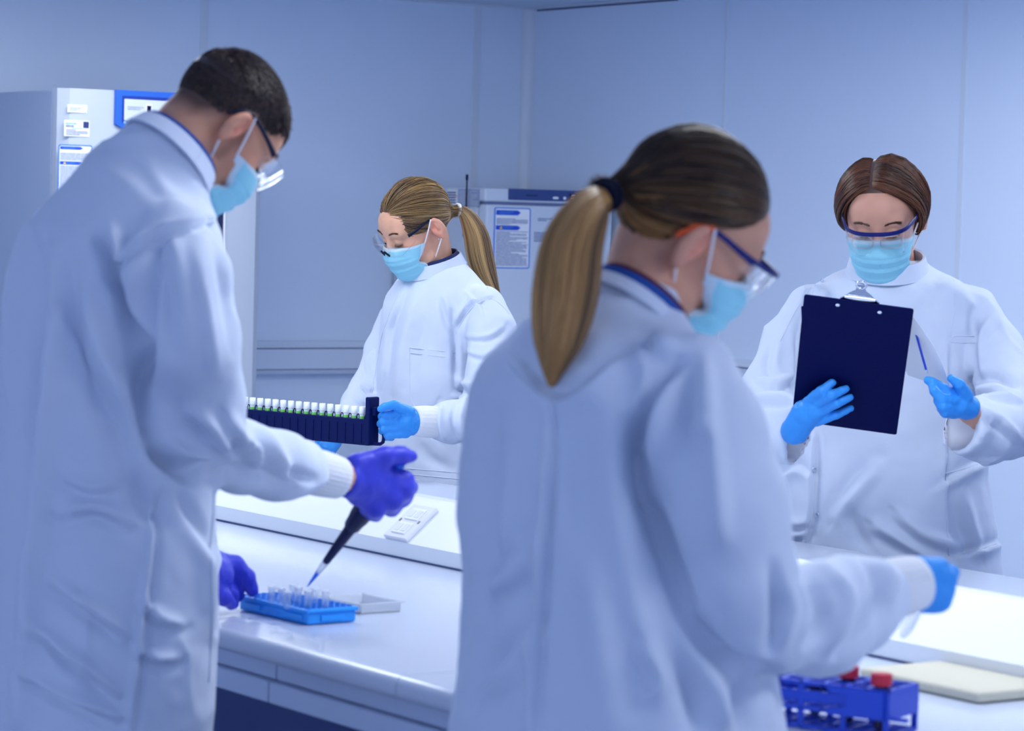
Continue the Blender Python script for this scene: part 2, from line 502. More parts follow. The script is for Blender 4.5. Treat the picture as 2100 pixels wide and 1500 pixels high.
# ================================================================ the bench
BX0, BX1, BX2, BX3 = 2.09, 2.815, 2.995, 3.72
BY0, BY1, BZ = 1.0, 7.2, 0.90
M_TOP = mat('laminate_worktop', (0.54, 0.60, 0.73), 0.20, spec=0.5, var=(90, (0.57, 0.63, 0.76)))
M_SPINE = mat('white_service_spine', (0.86, 0.89, 0.93), 0.35)
M_APRON = mat('bench_apron', (0.50, 0.58, 0.76), 0.4)
M_UNDER = mat('underbench_shade', (0.05, 0.08, 0.24), 0.6)  # navy colour paints in the darkness of the void below the bench
M_SEAL = mat('dark_joint_seal', (0.05, 0.08, 0.2), 0.6)
M_STEEL = mat('painted_steel', (0.55, 0.62, 0.75), 0.4)
bench = thing('lab_bench', 'long white double-sided laboratory bench with raised service spine', 'bench', room((BX0 + BX3) / 2, 4.0, 0), PHI)
JY = on_plane(812, 1388, room(BX0, 0, 0), RX) @ RY
def slab(y0, y1, x0, x1, front):
    r = 0.014; prof = []
    for k in range(7):
        a = math.pi / 2 * k / 6; prof.append((x0 + r - r * math.sin(a), BZ - 0.034 + r - r * math.cos(a)))
    for k in range(7):
        a = math.pi / 2 * k / 6; prof.append((x0 + r - r * math.cos(a), BZ - r + r * math.sin(a)))
    prof += [(x1, BZ), (x1, BZ - 0.034)]
    if not front: prof = [(x0 + x1 - p[0], p[1]) for p in prof][::-1]
    G().prism(prof[::-1], room(0, 0, 0), RX, RZ3, RY, y0, y1).build('worktop', M_TOP, bench, smooth=True, auto=30)
for a, b in ((BY0, JY - 0.001), (JY + 0.001, BY1)):
    slab(a, b, BX0, BX1, True); slab(a, b, BX2, BX3, False)
sp = [(BX1, BZ - 0.03), (BX1, 0.9305), (BX1 + 0.004, 0.934), (BX1 + 0.086, 1.003), (BX1 + 0.09, 1.008), (BX2 - 0.09, 1.008), (BX2 - 0.086, 1.003), (BX2 - 0.004, 0.934), (BX2, 0.9305), (BX2, BZ - 0.03)]
G().prism(sp[::-1], room(0, 0, 0), RX, RZ3, RY, BY0, BY1).build('service_spine', M_SPINE, bench)
G().rbox(BX1 - 0.0015, BX1, BY0, BY1, BZ, BZ + 0.0035).build('joint_seal', M_SEAL, bench)
AY = on_plane(560, 1390, room(BX0 + 0.03, 0, 0), RX) @ RY
for a, b in ((BY0 + 0.02, AY - 0.002), (AY + 0.002, BY1 - 0.02)):
    G().rbox(BX0 + 0.035, BX0 + 0.055, a, b, 0.836, 0.866, 0.002).build('apron_panel', M_APRON, bench)
    G().rbox(BX0 + 0.022, BX0 + 0.06, a, b, 0.803, 0.835, 0.003).build('apron_rail', M_APRON, bench)
    G().rbox(BX3 - 0.055, BX3 - 0.03, a, b, 0.803, 0.866, 0.003).build('apron_rail', M_APRON, bench)
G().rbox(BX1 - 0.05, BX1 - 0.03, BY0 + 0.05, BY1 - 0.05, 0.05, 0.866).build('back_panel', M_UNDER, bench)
for y in (1.1, 2.6, 4.1, 5.6, 7.1):
    for x in (BX0 + 0.09, BX3 - 0.09):
        G().rbox(x - 0.025, x + 0.025, y - 0.025, y + 0.025, 0.0, 0.866, 0.004).build('leg', M_STEEL, bench)
    G().rbox(BX0 + 0.12, BX3 - 0.12, y - 0.02, y + 0.02, 0.06, 0.1, 0.004).build('foot_rail', M_STEEL, bench)

# data / socket outlet on the sloping face
M_PLATE = mat('outlet_plastic', (0.76, 0.77, 0.84), 0.4)
M_PLATE2 = mat('outlet_insert', (0.86, 0.88, 0.92), 0.4)
M_HOLE = mat('outlet_hole', (0.25, 0.24, 0.30), 0.6)
_so = room(BX1 + 0.004, 0, 0.934); _sd = norm(RX * 0.082 + RZ3 * 0.069); _sn = norm(np.cross(RY, _sd)) * -1
if _sn[2] < 0: _sn = -_sn
pc = on_plane(845, 1076, _so, _sn)
SR = np.stack([RY, _sd, _sn], 1)
ot = thing('data_outlet', 'white double outlet plate on the sloping bench spine', 'outlet', pc, PHI)
G().box(pc + _sn * 0.004, (0.078, 0.086, 0.008), SR, 0.002).build('plate', M_PLATE, ot)
for v in (-0.019, 0.017):
    md = G().box(pc + _sn * 0.0085 + _sd * v, (0.044, 0.028, 0.004), SR, 0.001).build('module', M_PLATE2, ot)
    for u in (-0.011, 0.011):
        G().box(pc + _sn * 0.0107 + _sd * v + RY * u, (0.015, 0.017, 0.0012), SR).build('shutter', M_PLATE, md)
for u in (-0.031, 0.031):
    G().box(pc + _sn * 0.0085 + RY * u, (0.004, 0.006, 0.002), SR).build('fixing_screw', M_HOLE, ot)

# ================================================================ refrigerators
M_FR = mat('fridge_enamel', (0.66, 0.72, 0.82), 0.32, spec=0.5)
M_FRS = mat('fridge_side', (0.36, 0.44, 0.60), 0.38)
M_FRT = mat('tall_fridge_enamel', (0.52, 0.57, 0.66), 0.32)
M_FRD = mat('fridge_gasket', (0.16, 0.20, 0.38), 0.6)
M_BLUE = mat('blue_bezel', (0.02, 0.13, 0.62), 0.35)
M_BLUED = mat('blue_bezel_dark', (0.01, 0.04, 0.32), 0.35)
M_LBLUE = mat('light_blue_bar', (0.30, 0.60, 0.98), 0.35)
M_PANEL = mat('silver_panel', (0.66, 0.71, 0.80), 0.4)
M_NAVY = mat('navy_black', (0.003, 0.006, 0.055), 0.4, spec=0.2)
M_GLASSD = mat('dark_glass', (0.006, 0.012, 0.07), 0.08)
M_PAPER = mat('paper_label', (0.88, 0.90, 0.94), 0.6)
M_PRINT = mat('grey_print', (0.26, 0.32, 0.50), 0.7)
M_INK = mat('dark_print', (0.03, 0.05, 0.18), 0.7)
M_TEAL = mat('teal_print', (0.15, 0.50, 0.60), 0.7)
M_YELL = mat('yellow_sticker', (0.95, 0.62, 0.05), 0.5)
M_SBLUE = mat('sign_blue', (0.015, 0.08, 0.62), 0.45)
M_SBORD = mat('sign_border', (0.05, 0.22, 0.72), 0.45)

class Face:
    """a rectangle on a room plane given by pixels; u runs rightwards, v down, both 0..1"""
    def __init__(s, plane, val, x0, y0, x1, y1, out):
        f = on_y if plane == 'y' else on_x
        m = (x0 + x1) / 2, (y0 + y1) / 2
        s.a0, s.a1 = f(x0, m[1], val)[0], f(x1, m[1], val)[0]
        s.z0, s.z1 = f(m[0], y0, val)[1], f(m[0], y1, val)[1]
        s.plane, s.val, s.out = plane, val, out
        s.n = (-RY if plane == 'y' else -RX)
        s.du = norm(s.pt(1, 0) - s.pt(0, 0)); s.R = np.stack([s.du, -RZ3, s.n], 1)
    def pt(s, u, v, h=0.0):
        a = s.a0 + (s.a1 - s.a0) * u; z = s.z0 + (s.z1 - s.z0) * v
        w = room(a, s.val, z) if s.plane == 'y' else room(s.val, a, z)
        return w + s.n * (s.out + h)
    def rect(s, g, u0, v0, u1, v1, h0, h1, bevel=0):
        a, b = s.pt(u0, v0), s.pt(u1, v1); c = (a + b) / 2 + s.n * (h0 + h1) / 2
        W = abs((b - a) @ s.du); H = abs(b[2] - a[2])
        g.box(c, (W, H, h1 - h0), s.R, bevel); return g
    def poly(s, g, pts, h0, h1):
        V = [s.pt(u, v, h0) for u, v in pts] + [s.pt(u, v, h1) for u, v in pts]; n = len(pts)
        g.add(V, [tuple(range(n)), tuple(range(n, 2 * n))[::-1]] + [(i, n + i, n + (i + 1) % n, (i + 1) % n) for i in range(n)]); return g

def rrect(u0, v0, u1, v1, r, asp=1.0, n=5):
    pts = []
    for (cx, cy, a0) in ((u1 - r, v0 + r * asp, -90), (u1 - r, v1 - r * asp, 0), (u0 + r, v1 - r * asp, 90), (u0 + r, v0 + r * asp, 180)):
        for k in range(n):
            a = math.radians(a0 + 90 * k / (n - 1)); pts.append((cx + r * math.cos(a), cy + r * asp * math.sin(a)))
    return pts

def text_mesh(name, body, m, parent, fc, u, v, height, hh=0.0012, align='LEFT', sx=1.0):
    cu = bpy.data.curves.new(name, 'FONT'); cu.body = body; cu.size = 1.0; cu.align_x = align; cu.resolution_u = 2
    t = bpy.data.objects.new(name, cu); C.objects.link(t)
    dg = bpy.context.evaluated_depsgraph_get(); me = t.evaluated_get(dg).to_mesh()
    V = np.array([v_.co[:] for v_ in me.vertices]); F = [tuple(p.vertices) for p in me.polygons]
    t.evaluated_get(dg).to_mesh_clear(); bpy.data.objects.remove(t, do_unlink=True)
    o = fc.pt(u, v, hh)
    W = np.array([o + fc.du * p[0] * height * sx + RZ3 * p[1] * height for p in V])
    return obj(name, W, F, m, parent)

def print_lines(g, fc, u0, u1, v0, v1, n, h=0.0012, seed=1, fill=0.62):
    r = random.Random(seed)
    for i in range(n):
        v = v0 + (v1 - v0) * (i + 0.2) / n; dv = (v1 - v0) / n * fill
        e = u1 - (u1 - u0) * (r.random() * 0.6 if r.random() < 0.33 else r.random() * 0.06)
        u = u0
        while u < e - 0.01:
            w = min(r.uniform(0.05, 0.2), e - u); fc.rect(g, u, v, u + w, v + dv, h - 0.0004, h); u += w + 0.012
    return g

def notice(parent, fc, seed, headings):
    """white instruction notice with blue border and blue arrow headings"""
    g = G(); fc.poly(g, rrect(0, 0, 1, 1, 0.06, 0.6), 0, 0.001)
    sg = g.build('notice', M_SBORD, parent)
    g = G(); fc.poly(g, rrect(0.035, 0.02, 0.965, 0.98, 0.04, 0.6), 0.0008, 0.0016); g.build('sheet', M_PAPER, sg)
    for i, (v0, v1) in enumerate(headings):
        m = (v0 + v1) / 2; g = G()
        fc.poly(g, [(0.05, v0), (0.64, v0), (0.72, m), (0.64, v1), (0.05, v1)], 0.0014, 0.0022); g.build('heading_arrow', M_SBLUE, sg)
        g = G(); fc.rect(g, 0.20 if i else 0.13, v0 + (v1 - v0) * 0.3, 0.52, v0 + (v1 - v0) * 0.5, 0.0023, 0.0026)
        g.build('heading_print', M_SBORD, sg)
        g = G(); fc.rect(g, 0.20 if i else 0.13, v0 + (v1 - v0) * 0.62, 0.44, v0 + (v1 - v0) * 0.78, 0.0023, 0.0026); g.build('heading_print', M_SBORD, sg)
    g = G(); v0, v1 = headings[1]
    fc.poly(g, [(0.14, v1 - (v1 - v0) * 0.2), (0.185, v0 + (v1 - v0) * 0.15), (0.23, v1 - (v1 - v0) * 0.2)], 0.0023, 0.0027)
    g.build('warning_triangle', M_YELL, sg)
    g = G(); print_lines(g, fc, 0.06, 0.94, headings[0][1] + 0.05, headings[1][0] - 0.015, 6, 0.002, seed)
    print_lines(g, fc, 0.06, 0.94, headings[1][1] + 0.015, 0.96, 30, 0.002, seed + 1)
    g.build('small_print', M_PRINT, sg)['kind'] = 'stuff'
    return sg

# tall pharmaceutical refrigerator
TX0, TX1, TY = 4.10, 4.855, 8.68
tf = thing('pharmacy_refrigerator', 'tall pale grey pharmaceutical refrigerator with blue control panel', 'refrigerator', room((TX0 + TX1) / 2, 9.05, 0), PHI)
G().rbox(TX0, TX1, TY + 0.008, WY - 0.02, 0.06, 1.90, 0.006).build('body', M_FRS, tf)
G().rbox(TX0 + 0.004, TX1 - 0.004, TY, TY + 0.01, 0.06, 1.896).build('gasket', M_FRD, tf)
G().rbox(TX0 + 0.02, TX1 - 0.02, TY + 0.05, WY - 0.04, 0.0, 0.06).build('plinth', M_FRD, tf)
# bowed door front
prof = []
for k in range(25):
    t = k / 24; x = TX0 + (TX1 - TX0) * t
    e = min(t, 1 - t); prof.append((x, TY - 0.060 - 0.004 * math.sin(math.pi * t) + 0.030 * max(0, 1 - e / 0.06) ** 2))
door = G().prism([(TX0, TY), *[(p[0], p[1]) for p in prof], (TX1, TY)], room(0, 0, 0), RX, RY, RZ3, 0.07, 1.905).build('door', M_FRT, tf, smooth=True, auto=35)
DY = TY - 0.0640
def door_at(px, py):
    x = on_y(px, py, DY)[0]; return float(np.interp(x, [q[0] for q in prof], [q[1] for q in prof]))
fc = Face('y', DY, 192, 296, 455, 1200, 0.0)
g = G(); fc.poly(g, rrect(0, 0, 1, 1, 0.07, 0.29), -0.004, 0.004); wn = g.build('window_surround', M_PAPER, door)
g = G(); fc.poly(g, rrect(0.02, 0.007, 0.98, 0.99, 0.06, 0.29), 0.0, 0.006); g.build('glass', M_GLASSD, wn)
fc = Face('y', DY, 234, 188, 386, 268, 0.0)
def uv(pts): return [((x - 234) / 152.0, (y - 188 - (x - 234) * 0.045) / 73.0) for x, y in pts]
bez = uv([(234, 188), (386, 195), (386, 256), (370, 265), (345, 269), (310, 271), (276, 267), (250, 260), (234, 252)])
g = G(); fc.poly(g, bez, -0.004, 0.014); bz = g.build('control_bezel', M_BLUE, tf)
inn = uv([(250, 205), (370, 211), (370, 246), (345, 256), (310, 259), (275, 253), (250, 244)])
g = G(); fc.poly(g, uv([(246, 199), (374, 205), (374, 248), (346, 261), (310, 264), (274, 258), (246, 249)]), 0.012, 0.0148); g.build('bezel_recess', M_BLUED, bz)
g = G(); fc.poly(g, inn, 0.0135, 0.0165); g.build('display_panel', M_PANEL, bz)
g = G(); fc.poly(g, uv([(250, 246), (275, 255), (310, 261), (345, 258), (372, 248), (372, 252), (346, 263), (310, 266), (275, 260), (249, 250)]), 0.0135, 0.017); g.build('accent_bar', M_LBLUE, bz)
g = G(); fc.poly(g, uv([(294, 214), (306, 214.6), (306, 244), (294, 243)]), 0.016, 0.0172); dm = g.build('switch_plate', M_PAPER, bz)
g = G(); fc.poly(g, uv([(296, 218), (304, 218.4), (304, 239), (296, 238.6)]), 0.017, 0.0182); g.build('rocker_switch', M_NAVY, bz)
text_mesh('lettering', 'PHARMACEUTICAL\nREFRIGERATOR', M_INK, bz, fc, (256.5 - 234) / 152, 0.445, 0.0068, 0.0170)
LB = Face('y', door_at(170, 223), 138, 215, 178, 231, 0.001)
g = G(); LB.rect(g, 0, 0, 1, 1, 0, 0.001); s1 = g.build('paper_label', M_PAPER, door)
g = G(); print_lines(g, LB, 0.1, 0.85, 0.3, 0.9, 4, 0.0015, 5, 0.4); g.build('small_print', M_PRINT, s1)['kind'] = 'stuff'
LB = Face('y', door_at(175, 263), 131, 247, 183, 280, 0.001)
g = G(); LB.rect(g, 0, 0, 1, 1, 0, 0.001); s1 = g.build('paper_label', M_PAPER, door)
g = G(); LB.rect(g, 0.75, 0.06, 0.97, 0.46, 0.0008, 0.0015); g.build('logo_block', M_INK, s1)
g = G(); print_lines(g, LB, 0.06, 0.5, 0.14, 0.28, 1, 0.0015, 6); LB.rect(g, 0.3, 0.48, 0.7, 0.52, 0.001, 0.0015); g.build('logo_print', M_TEAL, s1)
g = G(); print_lines(g, LB, 0.06, 0.4, 0.3, 0.44, 2, 0.0015, 7); print_lines(g, LB, 0.08, 0.95, 0.56, 0.95, 4, 0.0015, 8, 0.45); g.build('small_print', M_INK, s1)['kind'] = 'stuff'
notice(door, Face('y', door_at(180, 360), 118, 297, 188, 430, 0.001), 11, ((0.03, 0.075), (0.26, 0.31)))
LB = Face('y', door_at(488, 378), 484, 366, 508, 389, 0.001)
g = G(); LB.rect(g, 0, 0, 1, 1, 0, 0.002); s1 = g.build('caution_sticker', M_YELL, door)
text_mesh('lettering', 'Caution', M_INK, s1, LB, 0.06, 0.66, 0.012, 0.0024)
LB = Face('y', door_at(486, 398), 480, 393, 508, 404, 0.001)
g = G(); LB.rect(g, 0, 0, 1, 1, 0, 0.002); s1 = g.build('paper_label', M_PAPER, door)
g = G(); LB.rect(g, 0.72, 0.25, 0.9, 0.75, 0.0015, 0.0025); g.build('red_mark', mat('red_print', (0.7, 0.05, 0.05), 0.6), s1)
g = G(); print_lines(g, LB, 0.08, 0.65, 0.2, 0.85, 2, 0.0025, 9); g.build('small_print', M_PRINT, s1)['kind'] = 'stuff'

# smaller refrigerator by the corner
SX0, SX1, SY, SZ = 5.895, 6.465, 8.845, 1.632
sf = thing('small_refrigerator', 'white waist-height refrigerator with dark control strip behind the ponytailed women', 'refrigerator', room((SX0 + SX1) / 2, 9.15, 0), PHI)
sf['label'] = 'white upright refrigerator with dark control strip in the wall corner'
hz = on_y(1040, 417, SY)[1]
G().rbox(SX0, SX1, SY + 0.05, WY - 0.02, 0.05, SZ, 0.008).build('body', M_FR, sf)
G().rbox(SX0, SX1, SY, SY + 0.05, hz + 0.004, SZ, 0.008).build('header', M_FR, sf)
sdoor = G().rbox(SX0 + 0.002, SX1 - 0.002, SY - 0.01, SY + 0.044, 0.08, hz - 0.006, 0.008).build('door', M_FR, sf)
G().rbox(SX0 + 0.01, SX1 - 0.01, SY + 0.01, SY + 0.05, hz - 0.01, hz + 0.008).build('gasket', M_FRD, sf)
G().rbox(SX0 + 0.03, SX1 - 0.03, SY + 0.06, WY - 0.05, 0.0, 0.05).build('plinth', M_FRD, sf)
LB = Face('y', SY, 1042, 390, 1236, 413, 0.0)
g = G(); LB.rect(g, 0, 0, 1, 1, 0, 0.004, 0.0015); cp = g.build('control_strip', mat('control_strip', (0.035, 0.07, 0.24), 0.35), sf)
g = G(); LB.poly(g, rrect(0.46, 0.60, 0.52, 0.82, 0.02, 5), 0.0035, 0.006); LB.poly(g, rrect(0.572, 0.58, 0.60, 0.84, 0.012, 6), 0.0035, 0.006); g.build('button', M_PAPER, cp)
g = G(); LB.rect(g, 0.635, 0.3, 0.82, 0.92, 0.0035, 0.005); g.build('screen', M_NAVY, cp)
g = G(); LB.rect(g, 0.66, 0.4, 0.70, 0.55, 0.0045, 0.006); LB.rect(g, 0.655, 0.68, 0.695, 0.82, 0.0045, 0.006); g.build('screen_digit', mat('pale_red', (0.85, 0.55, 0.6), 0.5), cp)
g = G(); print_lines(g, LB, 0.18, 0.30, 0.5, 0.62, 1, 0.0046, 12); g.build('small_print', M_NAVY, cp)['kind'] = 'stuff'
notice(sdoor, Face('y', SY - 0.01, 1012, 426, 1087, 551, 0.0), 21, ((0.045, 0.125), (0.295, 0.37)))
LB = Face('y', SY - 0.01, 1093, 440, 1140, 500, 0.0)
g = G(); print_lines(g, LB, 0.2, 0.9, 0.12, 0.24, 2, 0.0012, 31); print_lines(g, LB, 0.05, 0.8, 0.6, 0.95, 5, 0.0012, 32); g.build('printed_text', M_PRINT, sdoor)['kind'] = 'stuff'
LB = Face('x', SX0, 940, 388, 985, 424, 0.0)
LB.du = norm(LB.pt(1, 0) - LB.pt(0, 0)); LB.R = np.stack([LB.du, -RZ3, LB.n], 1)
g = G(); LB.rect(g, 0.0, 0.0, 0.98, 1, 0, 0.001); s1 = g.build('rating_plate', mat('rating_plate', (0.36, 0.42, 0.60), 0.45), sf)
g = G(); print_lines(g, LB, 0.05, 0.93, 0.08, 0.95, 9, 0.0016, 33, 0.45); g.build('small_print', M_PANEL, s1)['kind'] = 'stuff'
LB = Face('x', SX0, 917, 388, 939, 420, 0.0)
LB.du = norm(LB.pt(1, 0) - LB.pt(0, 0)); LB.R = np.stack([LB.du, -RZ3, LB.n], 1)
g = G(); LB.rect(g, 0.0, 0.0, 0.96, 1, 0, 0.001); s1 = g.build('paper_label', M_PAPER, sf)
g = G(); print_lines(g, LB, 0.0, 0.85, 0.15, 0.95, 5, 0.0016, 34, 0.5); g.build('small_print', M_INK, s1)['kind'] = 'stuff'
g = G(); LB.rect(g, 0.84, 0.36, 0.98, 0.52, 0.0008, 0.0018); g.build('red_mark', mat('pale_red', (0.85, 0.55, 0.6), 0.5), s1)
# aerial clipped to its side
ay, az = on_x(952, 358, SX0 - 0.02); ay2, az2 = on_x(955, 470, SX0 - 0.02)
an = thing('aerial', 'thin black rod aerial on the side of the corner refrigerator', 'aerial', room(SX0 - 0.02, ay2, az2))
G().lathe([(0.006, 0), (0.0045, 0.03), (0.0035, 0.1), (0.003, az - az2 - 0.022), (0.005, az - az2 - 0.02), (0.005, az - az2)], room(SX0 - 0.02, ay2, az2), RZ3, 10).build('rod', M_NAVY, an, smooth=True)
G().box(room(SX0 - 0.011, ay2, az2 - 0.012), (0.022, 0.035, 0.035), RM, 0.004).build('magnetic_mount', M_NAVY, an)

# ================================================================ people
M_COAT = mat('white_cotton', (0.64, 0.70, 0.83), 0.85, spec=0.15)
M_COAT_IN = M_COAT
M_KNIT = mat('ribbed_knit', (0.76, 0.77, 0.82), 0.9, spec=0.1, bump=0.2, bscale=300)
M_SKIN = mat('skin', (0.7, 0.4, 0.3), 0.48, attr=True, spec=0.35)
M_HAIR = mat('hair_strands', (0.2, 0.1, 0.05), 0.38, attr=True, spec=0.45)
M_MASK = mat('mask_fabric', (0.30, 0.66, 0.80), 0.8, spec=0.2, bump=0.15, bscale=500)
M_MASKB = mat('mask_edge', (0.62, 0.76, 0.86), 0.8, spec=0.2, bump=0.25, bscale=700)
M_LOOP = mat('ear_loop_elastic', (0.84, 0.84, 0.88), 0.8)
M_PURPLE = mat('purple_nitrile', (0.035, 0.045, 0.55), 0.45, spec=0.4)
M_GBLUE = mat('blue_nitrile', (0.035, 0.29, 0.80), 0.45, spec=0.4)
M_LENS = mat('clear_lens', (0.95, 0.97, 1.0), 0.04, trans=1.0, ior=1.2, spec=0.8, alpha=0.35)
M_FRAMEK = mat('black_frame', (0.005, 0.008, 0.030), 0.35, spec=0.3)
M_FRAMEB = mat('blue_frame', (0.005, 0.012, 0.14), 0.35, spec=0.3)
M_ORANGE = mat('orange_tip', (0.85, 0.10, 0.015), 0.4)
M_METAL = mat('thin_metal', (0.55, 0.5, 0.52), 0.3, metal=0.9)
M_CHROME = mat('chrome', (0.8, 0.83, 0.9), 0.12, metal=1.0)
M_LANY = mat('blue_lanyard', (0.02, 0.08, 0.34), 0.7, spec=0.1)
M_SHIRT = mat('dark_shirt', (0.02, 0.03, 0.12), 0.8)
M_MAROON = mat('maroon_shirt', (0.10, 0.008, 0.03), 0.8)
M_TROU = mat('navy_trousers', (0.02, 0.03, 0.09), 0.85)
M_SHOE = mat('black_shoe', (0.02, 0.02, 0.03), 0.5)
M_SNAP = mat('snap_button', (0.55, 0.62, 0.80), 0.3, metal=0.4)

def torso_fn(rows, f, asp, hem):
    f = np.array(f); r = np.array([f[1], -f[0]])
    Z, CXY, A = [], [], []
    for py, xl, xr, D in rows:
        l, q = P(xl, py, D), P(xr, py, D); c = (l + q) / 2; w = np.linalg.norm((q - l)[:2]) / 2
        Z.append(c[2]); CXY.append(c[:2]); A.append(w / math.sqrt(r[0] ** 2 + (asp * f[0]) ** 2))
    o = np.argsort(Z); Z = np.array(Z)[o]; CXY = np.array(CXY)[o]; A = np.array(A)[o]
    zz = np.linspace(Z[0], Z[-1], 240)                      # smoothed profile
    def sm(y):
        y = np.interp(zz, Z, y); k = np.ones(9) / 9
        return np.convolve(np.pad(y, 4, mode='edge'), k, 'valid')
    cx, cy, aa = sm(CXY[:, 0]), sm(CXY[:, 1]), sm(A)
    def f0(p, z):
        x = p[:, 0] - np.interp(z, zz, cx); y = p[:, 1] - np.interp(z, zz, cy); a = np.interp(z, zz, aa)
        u = x * r[0] + y * r[1]; v = x * f[0] + y * f[1]
        n = 2.25
        k = ((np.abs(u) / a) ** n + (np.abs(v) / (a * asp)) ** n) ** (1 / n)
        L = np.sqrt(u * u + v * v)
        return L - L / np.maximum(k, 1e-4)
    def fn(p):
        z = np.clip(p[:, 2], Z[0], Z[-1])
        d = f0(p, z); e = (f0(p, z + 0.004) - d) / 0.004
        d = d / np.sqrt(1 + e * e)
        return np.maximum(d, np.maximum(p[:, 2] - Z[-1], hem - p[:, 2]))
    fn.axis = lambda z: np.array([np.interp(z, zz, cx), np.interp(z, zz, cy), z])
    return fn

def face_frame(px, py, D, f, pitch, roll, s):
    f = norm(f); th = math.radians(pitch)
    fw = np.array([f[0] * math.cos(th), f[1] * math.cos(th), -math.sin(th)])
    rt = np.array([f[1], -f[0], 0.0]); up = np.cross(rt, fw)
    a = math.radians(roll)
    rt, up = rt * math.cos(a) + up * math.sin(a), up * math.cos(a) - rt * math.sin(a)
    return P(px, py, D), np.stack([rt, fw, up], 1), s           # columns: right, forward, up

class Head:
    def __init__(s, frame, sex='f', nk=None, nr=(0.05, 0.056)):
        s.o, s.R, s.s = frame; s.sex = sex; s.nk = nk; s.nr = nr
    def w(s, p): return s.o + s.s * (np.asarray(p, float) @ s.R.T)
    def l(s, p): return ((np.asarray(p, float) - s.o) @ s.R) / s.s
    def sdf(s):
        S = SDF(); m = s.sex == 'm'; j = 0.006 if m else 0.0
        S.ell((0, -0.012, 0.043), (0.076, 0.098, 0.086))
        S.ell((0, 0.030, 0.0), (0.067, 0.066, 0.075), k=0.03)                    # mid face
        S.ell((0, 0.028, -0.050), (0.053 + j, 0.058, 0.062), k=0.025)            # jaw
        S.ell((0, 0.070, -0.100), (0.022 + j, 0.020, 0.018), k=0.03)             # chin
        S.cone((-0.05, 0.03, -0.07), (-0.015, 0.07, -0.100), 0.016, 0.014, k=0.02)
        S.cone((0.05, 0.03, -0.07), (0.015, 0.07, -0.100), 0.016, 0.014, k=0.02)
        S.ell((0, 0.060, 0.055), (0.055, 0.030, 0.035), k=0.025)                 # forehead
        S.cone((-0.042, 0.078, 0.036), (0.042, 0.078, 0.036), 0.012, 0.012, k=0.014)  # brow
        for x in (-1, 1):
            S.ell((x * 0.031, 0.104, 0.016), (0.018, 0.014, 0.012), k=0.010, sub=True)
            S.ell((x * 0.031, 0.082, 0.015), (0.0145, 0.0130, 0.0125), k=0.003)
            S.ell((x * 0.045, 0.058, -0.020), (0.022, 0.024, 0.020), k=0.02)     # cheek
        S.cone((0, 0.094, 0.026), (0, 0.112, -0.022), 0.006, 0.0105, k=0.010)    # nose
        for x in (-1, 1): S.ell((x * 0.011, 0.101, -0.026), (0.009, 0.011, 0.008), k=0.006)
        S.ell((0, 0.088, -0.058), (0.024, 0.014, 0.008), k=0.006)
        S.ell((0, 0.086, -0.068), (0.020, 0.014, 0.008), k=0.006)
        for x in (-1, 1):                                                        # ears
            a = math.radians(22 * x); b = math.radians(-14)
            R = np.array([[math.cos(a), -math.sin(a), 0], [math.sin(a), math.cos(a), 0], [0, 0, 1.0]]) @ \
                np.array([[1, 0, 0], [0, math.cos(b), -math.sin(b)], [0, math.sin(b), math.cos(b)]])
            c = np.array([x * 0.0855, -0.016, 0.004])
            S.ell(c, (0.0095, 0.0200, 0.034), R, k=0.005)
            S.ell(c + R @ np.array([x * 0.0075, 0.003, 0.006]), (0.0075, 0.0115, 0.020), R, k=0.003, sub=True)
            S.ell(c + R @ np.array([x * 0.004, -0.001, 0.004]), (0.004, 0.0045, 0.014), R, k=0.003)
            S.ell(c + R @ np.array([0, 0.012, -0.004]), (0.007, 0.006, 0.010), R, k=0.005)
            S.ell(c + R @ np.array([0, 0.004, -0.030]), (0.006, 0.008, 0.009), R, k=0.006)
        nk = s.l(s.nk)
        S.cone((0, -0.025, -0.035), nk, s.nr[0], s.nr[1], k=0.022)
        if m: S.ell((0, 0.03, -0.125), (0.012, 0.014, 0.016), k=0.02)
        return S
    def mesh(s, h=0.0034):
        nk = s.l(s.nk); lo = np.minimum([-0.105, -0.13, -0.145], nk - 0.075); hi = np.maximum([0.105, 0.135, 0.145], nk + 0.075)
        V, Q = mesh_sdf(s.sdf(), lo, hi, h)
        return relax(V, Q, 1, 0.4), Q

SC = np.array([0, -0.012, 0.043]); SR_ = np.array([0.076, 0.098, 0.086])
def scalp(d, off): return SC + d * (SR_ + off)[..., :] if np.ndim(off) == 0 else SC + d * (SR_[None] + off[:, None])

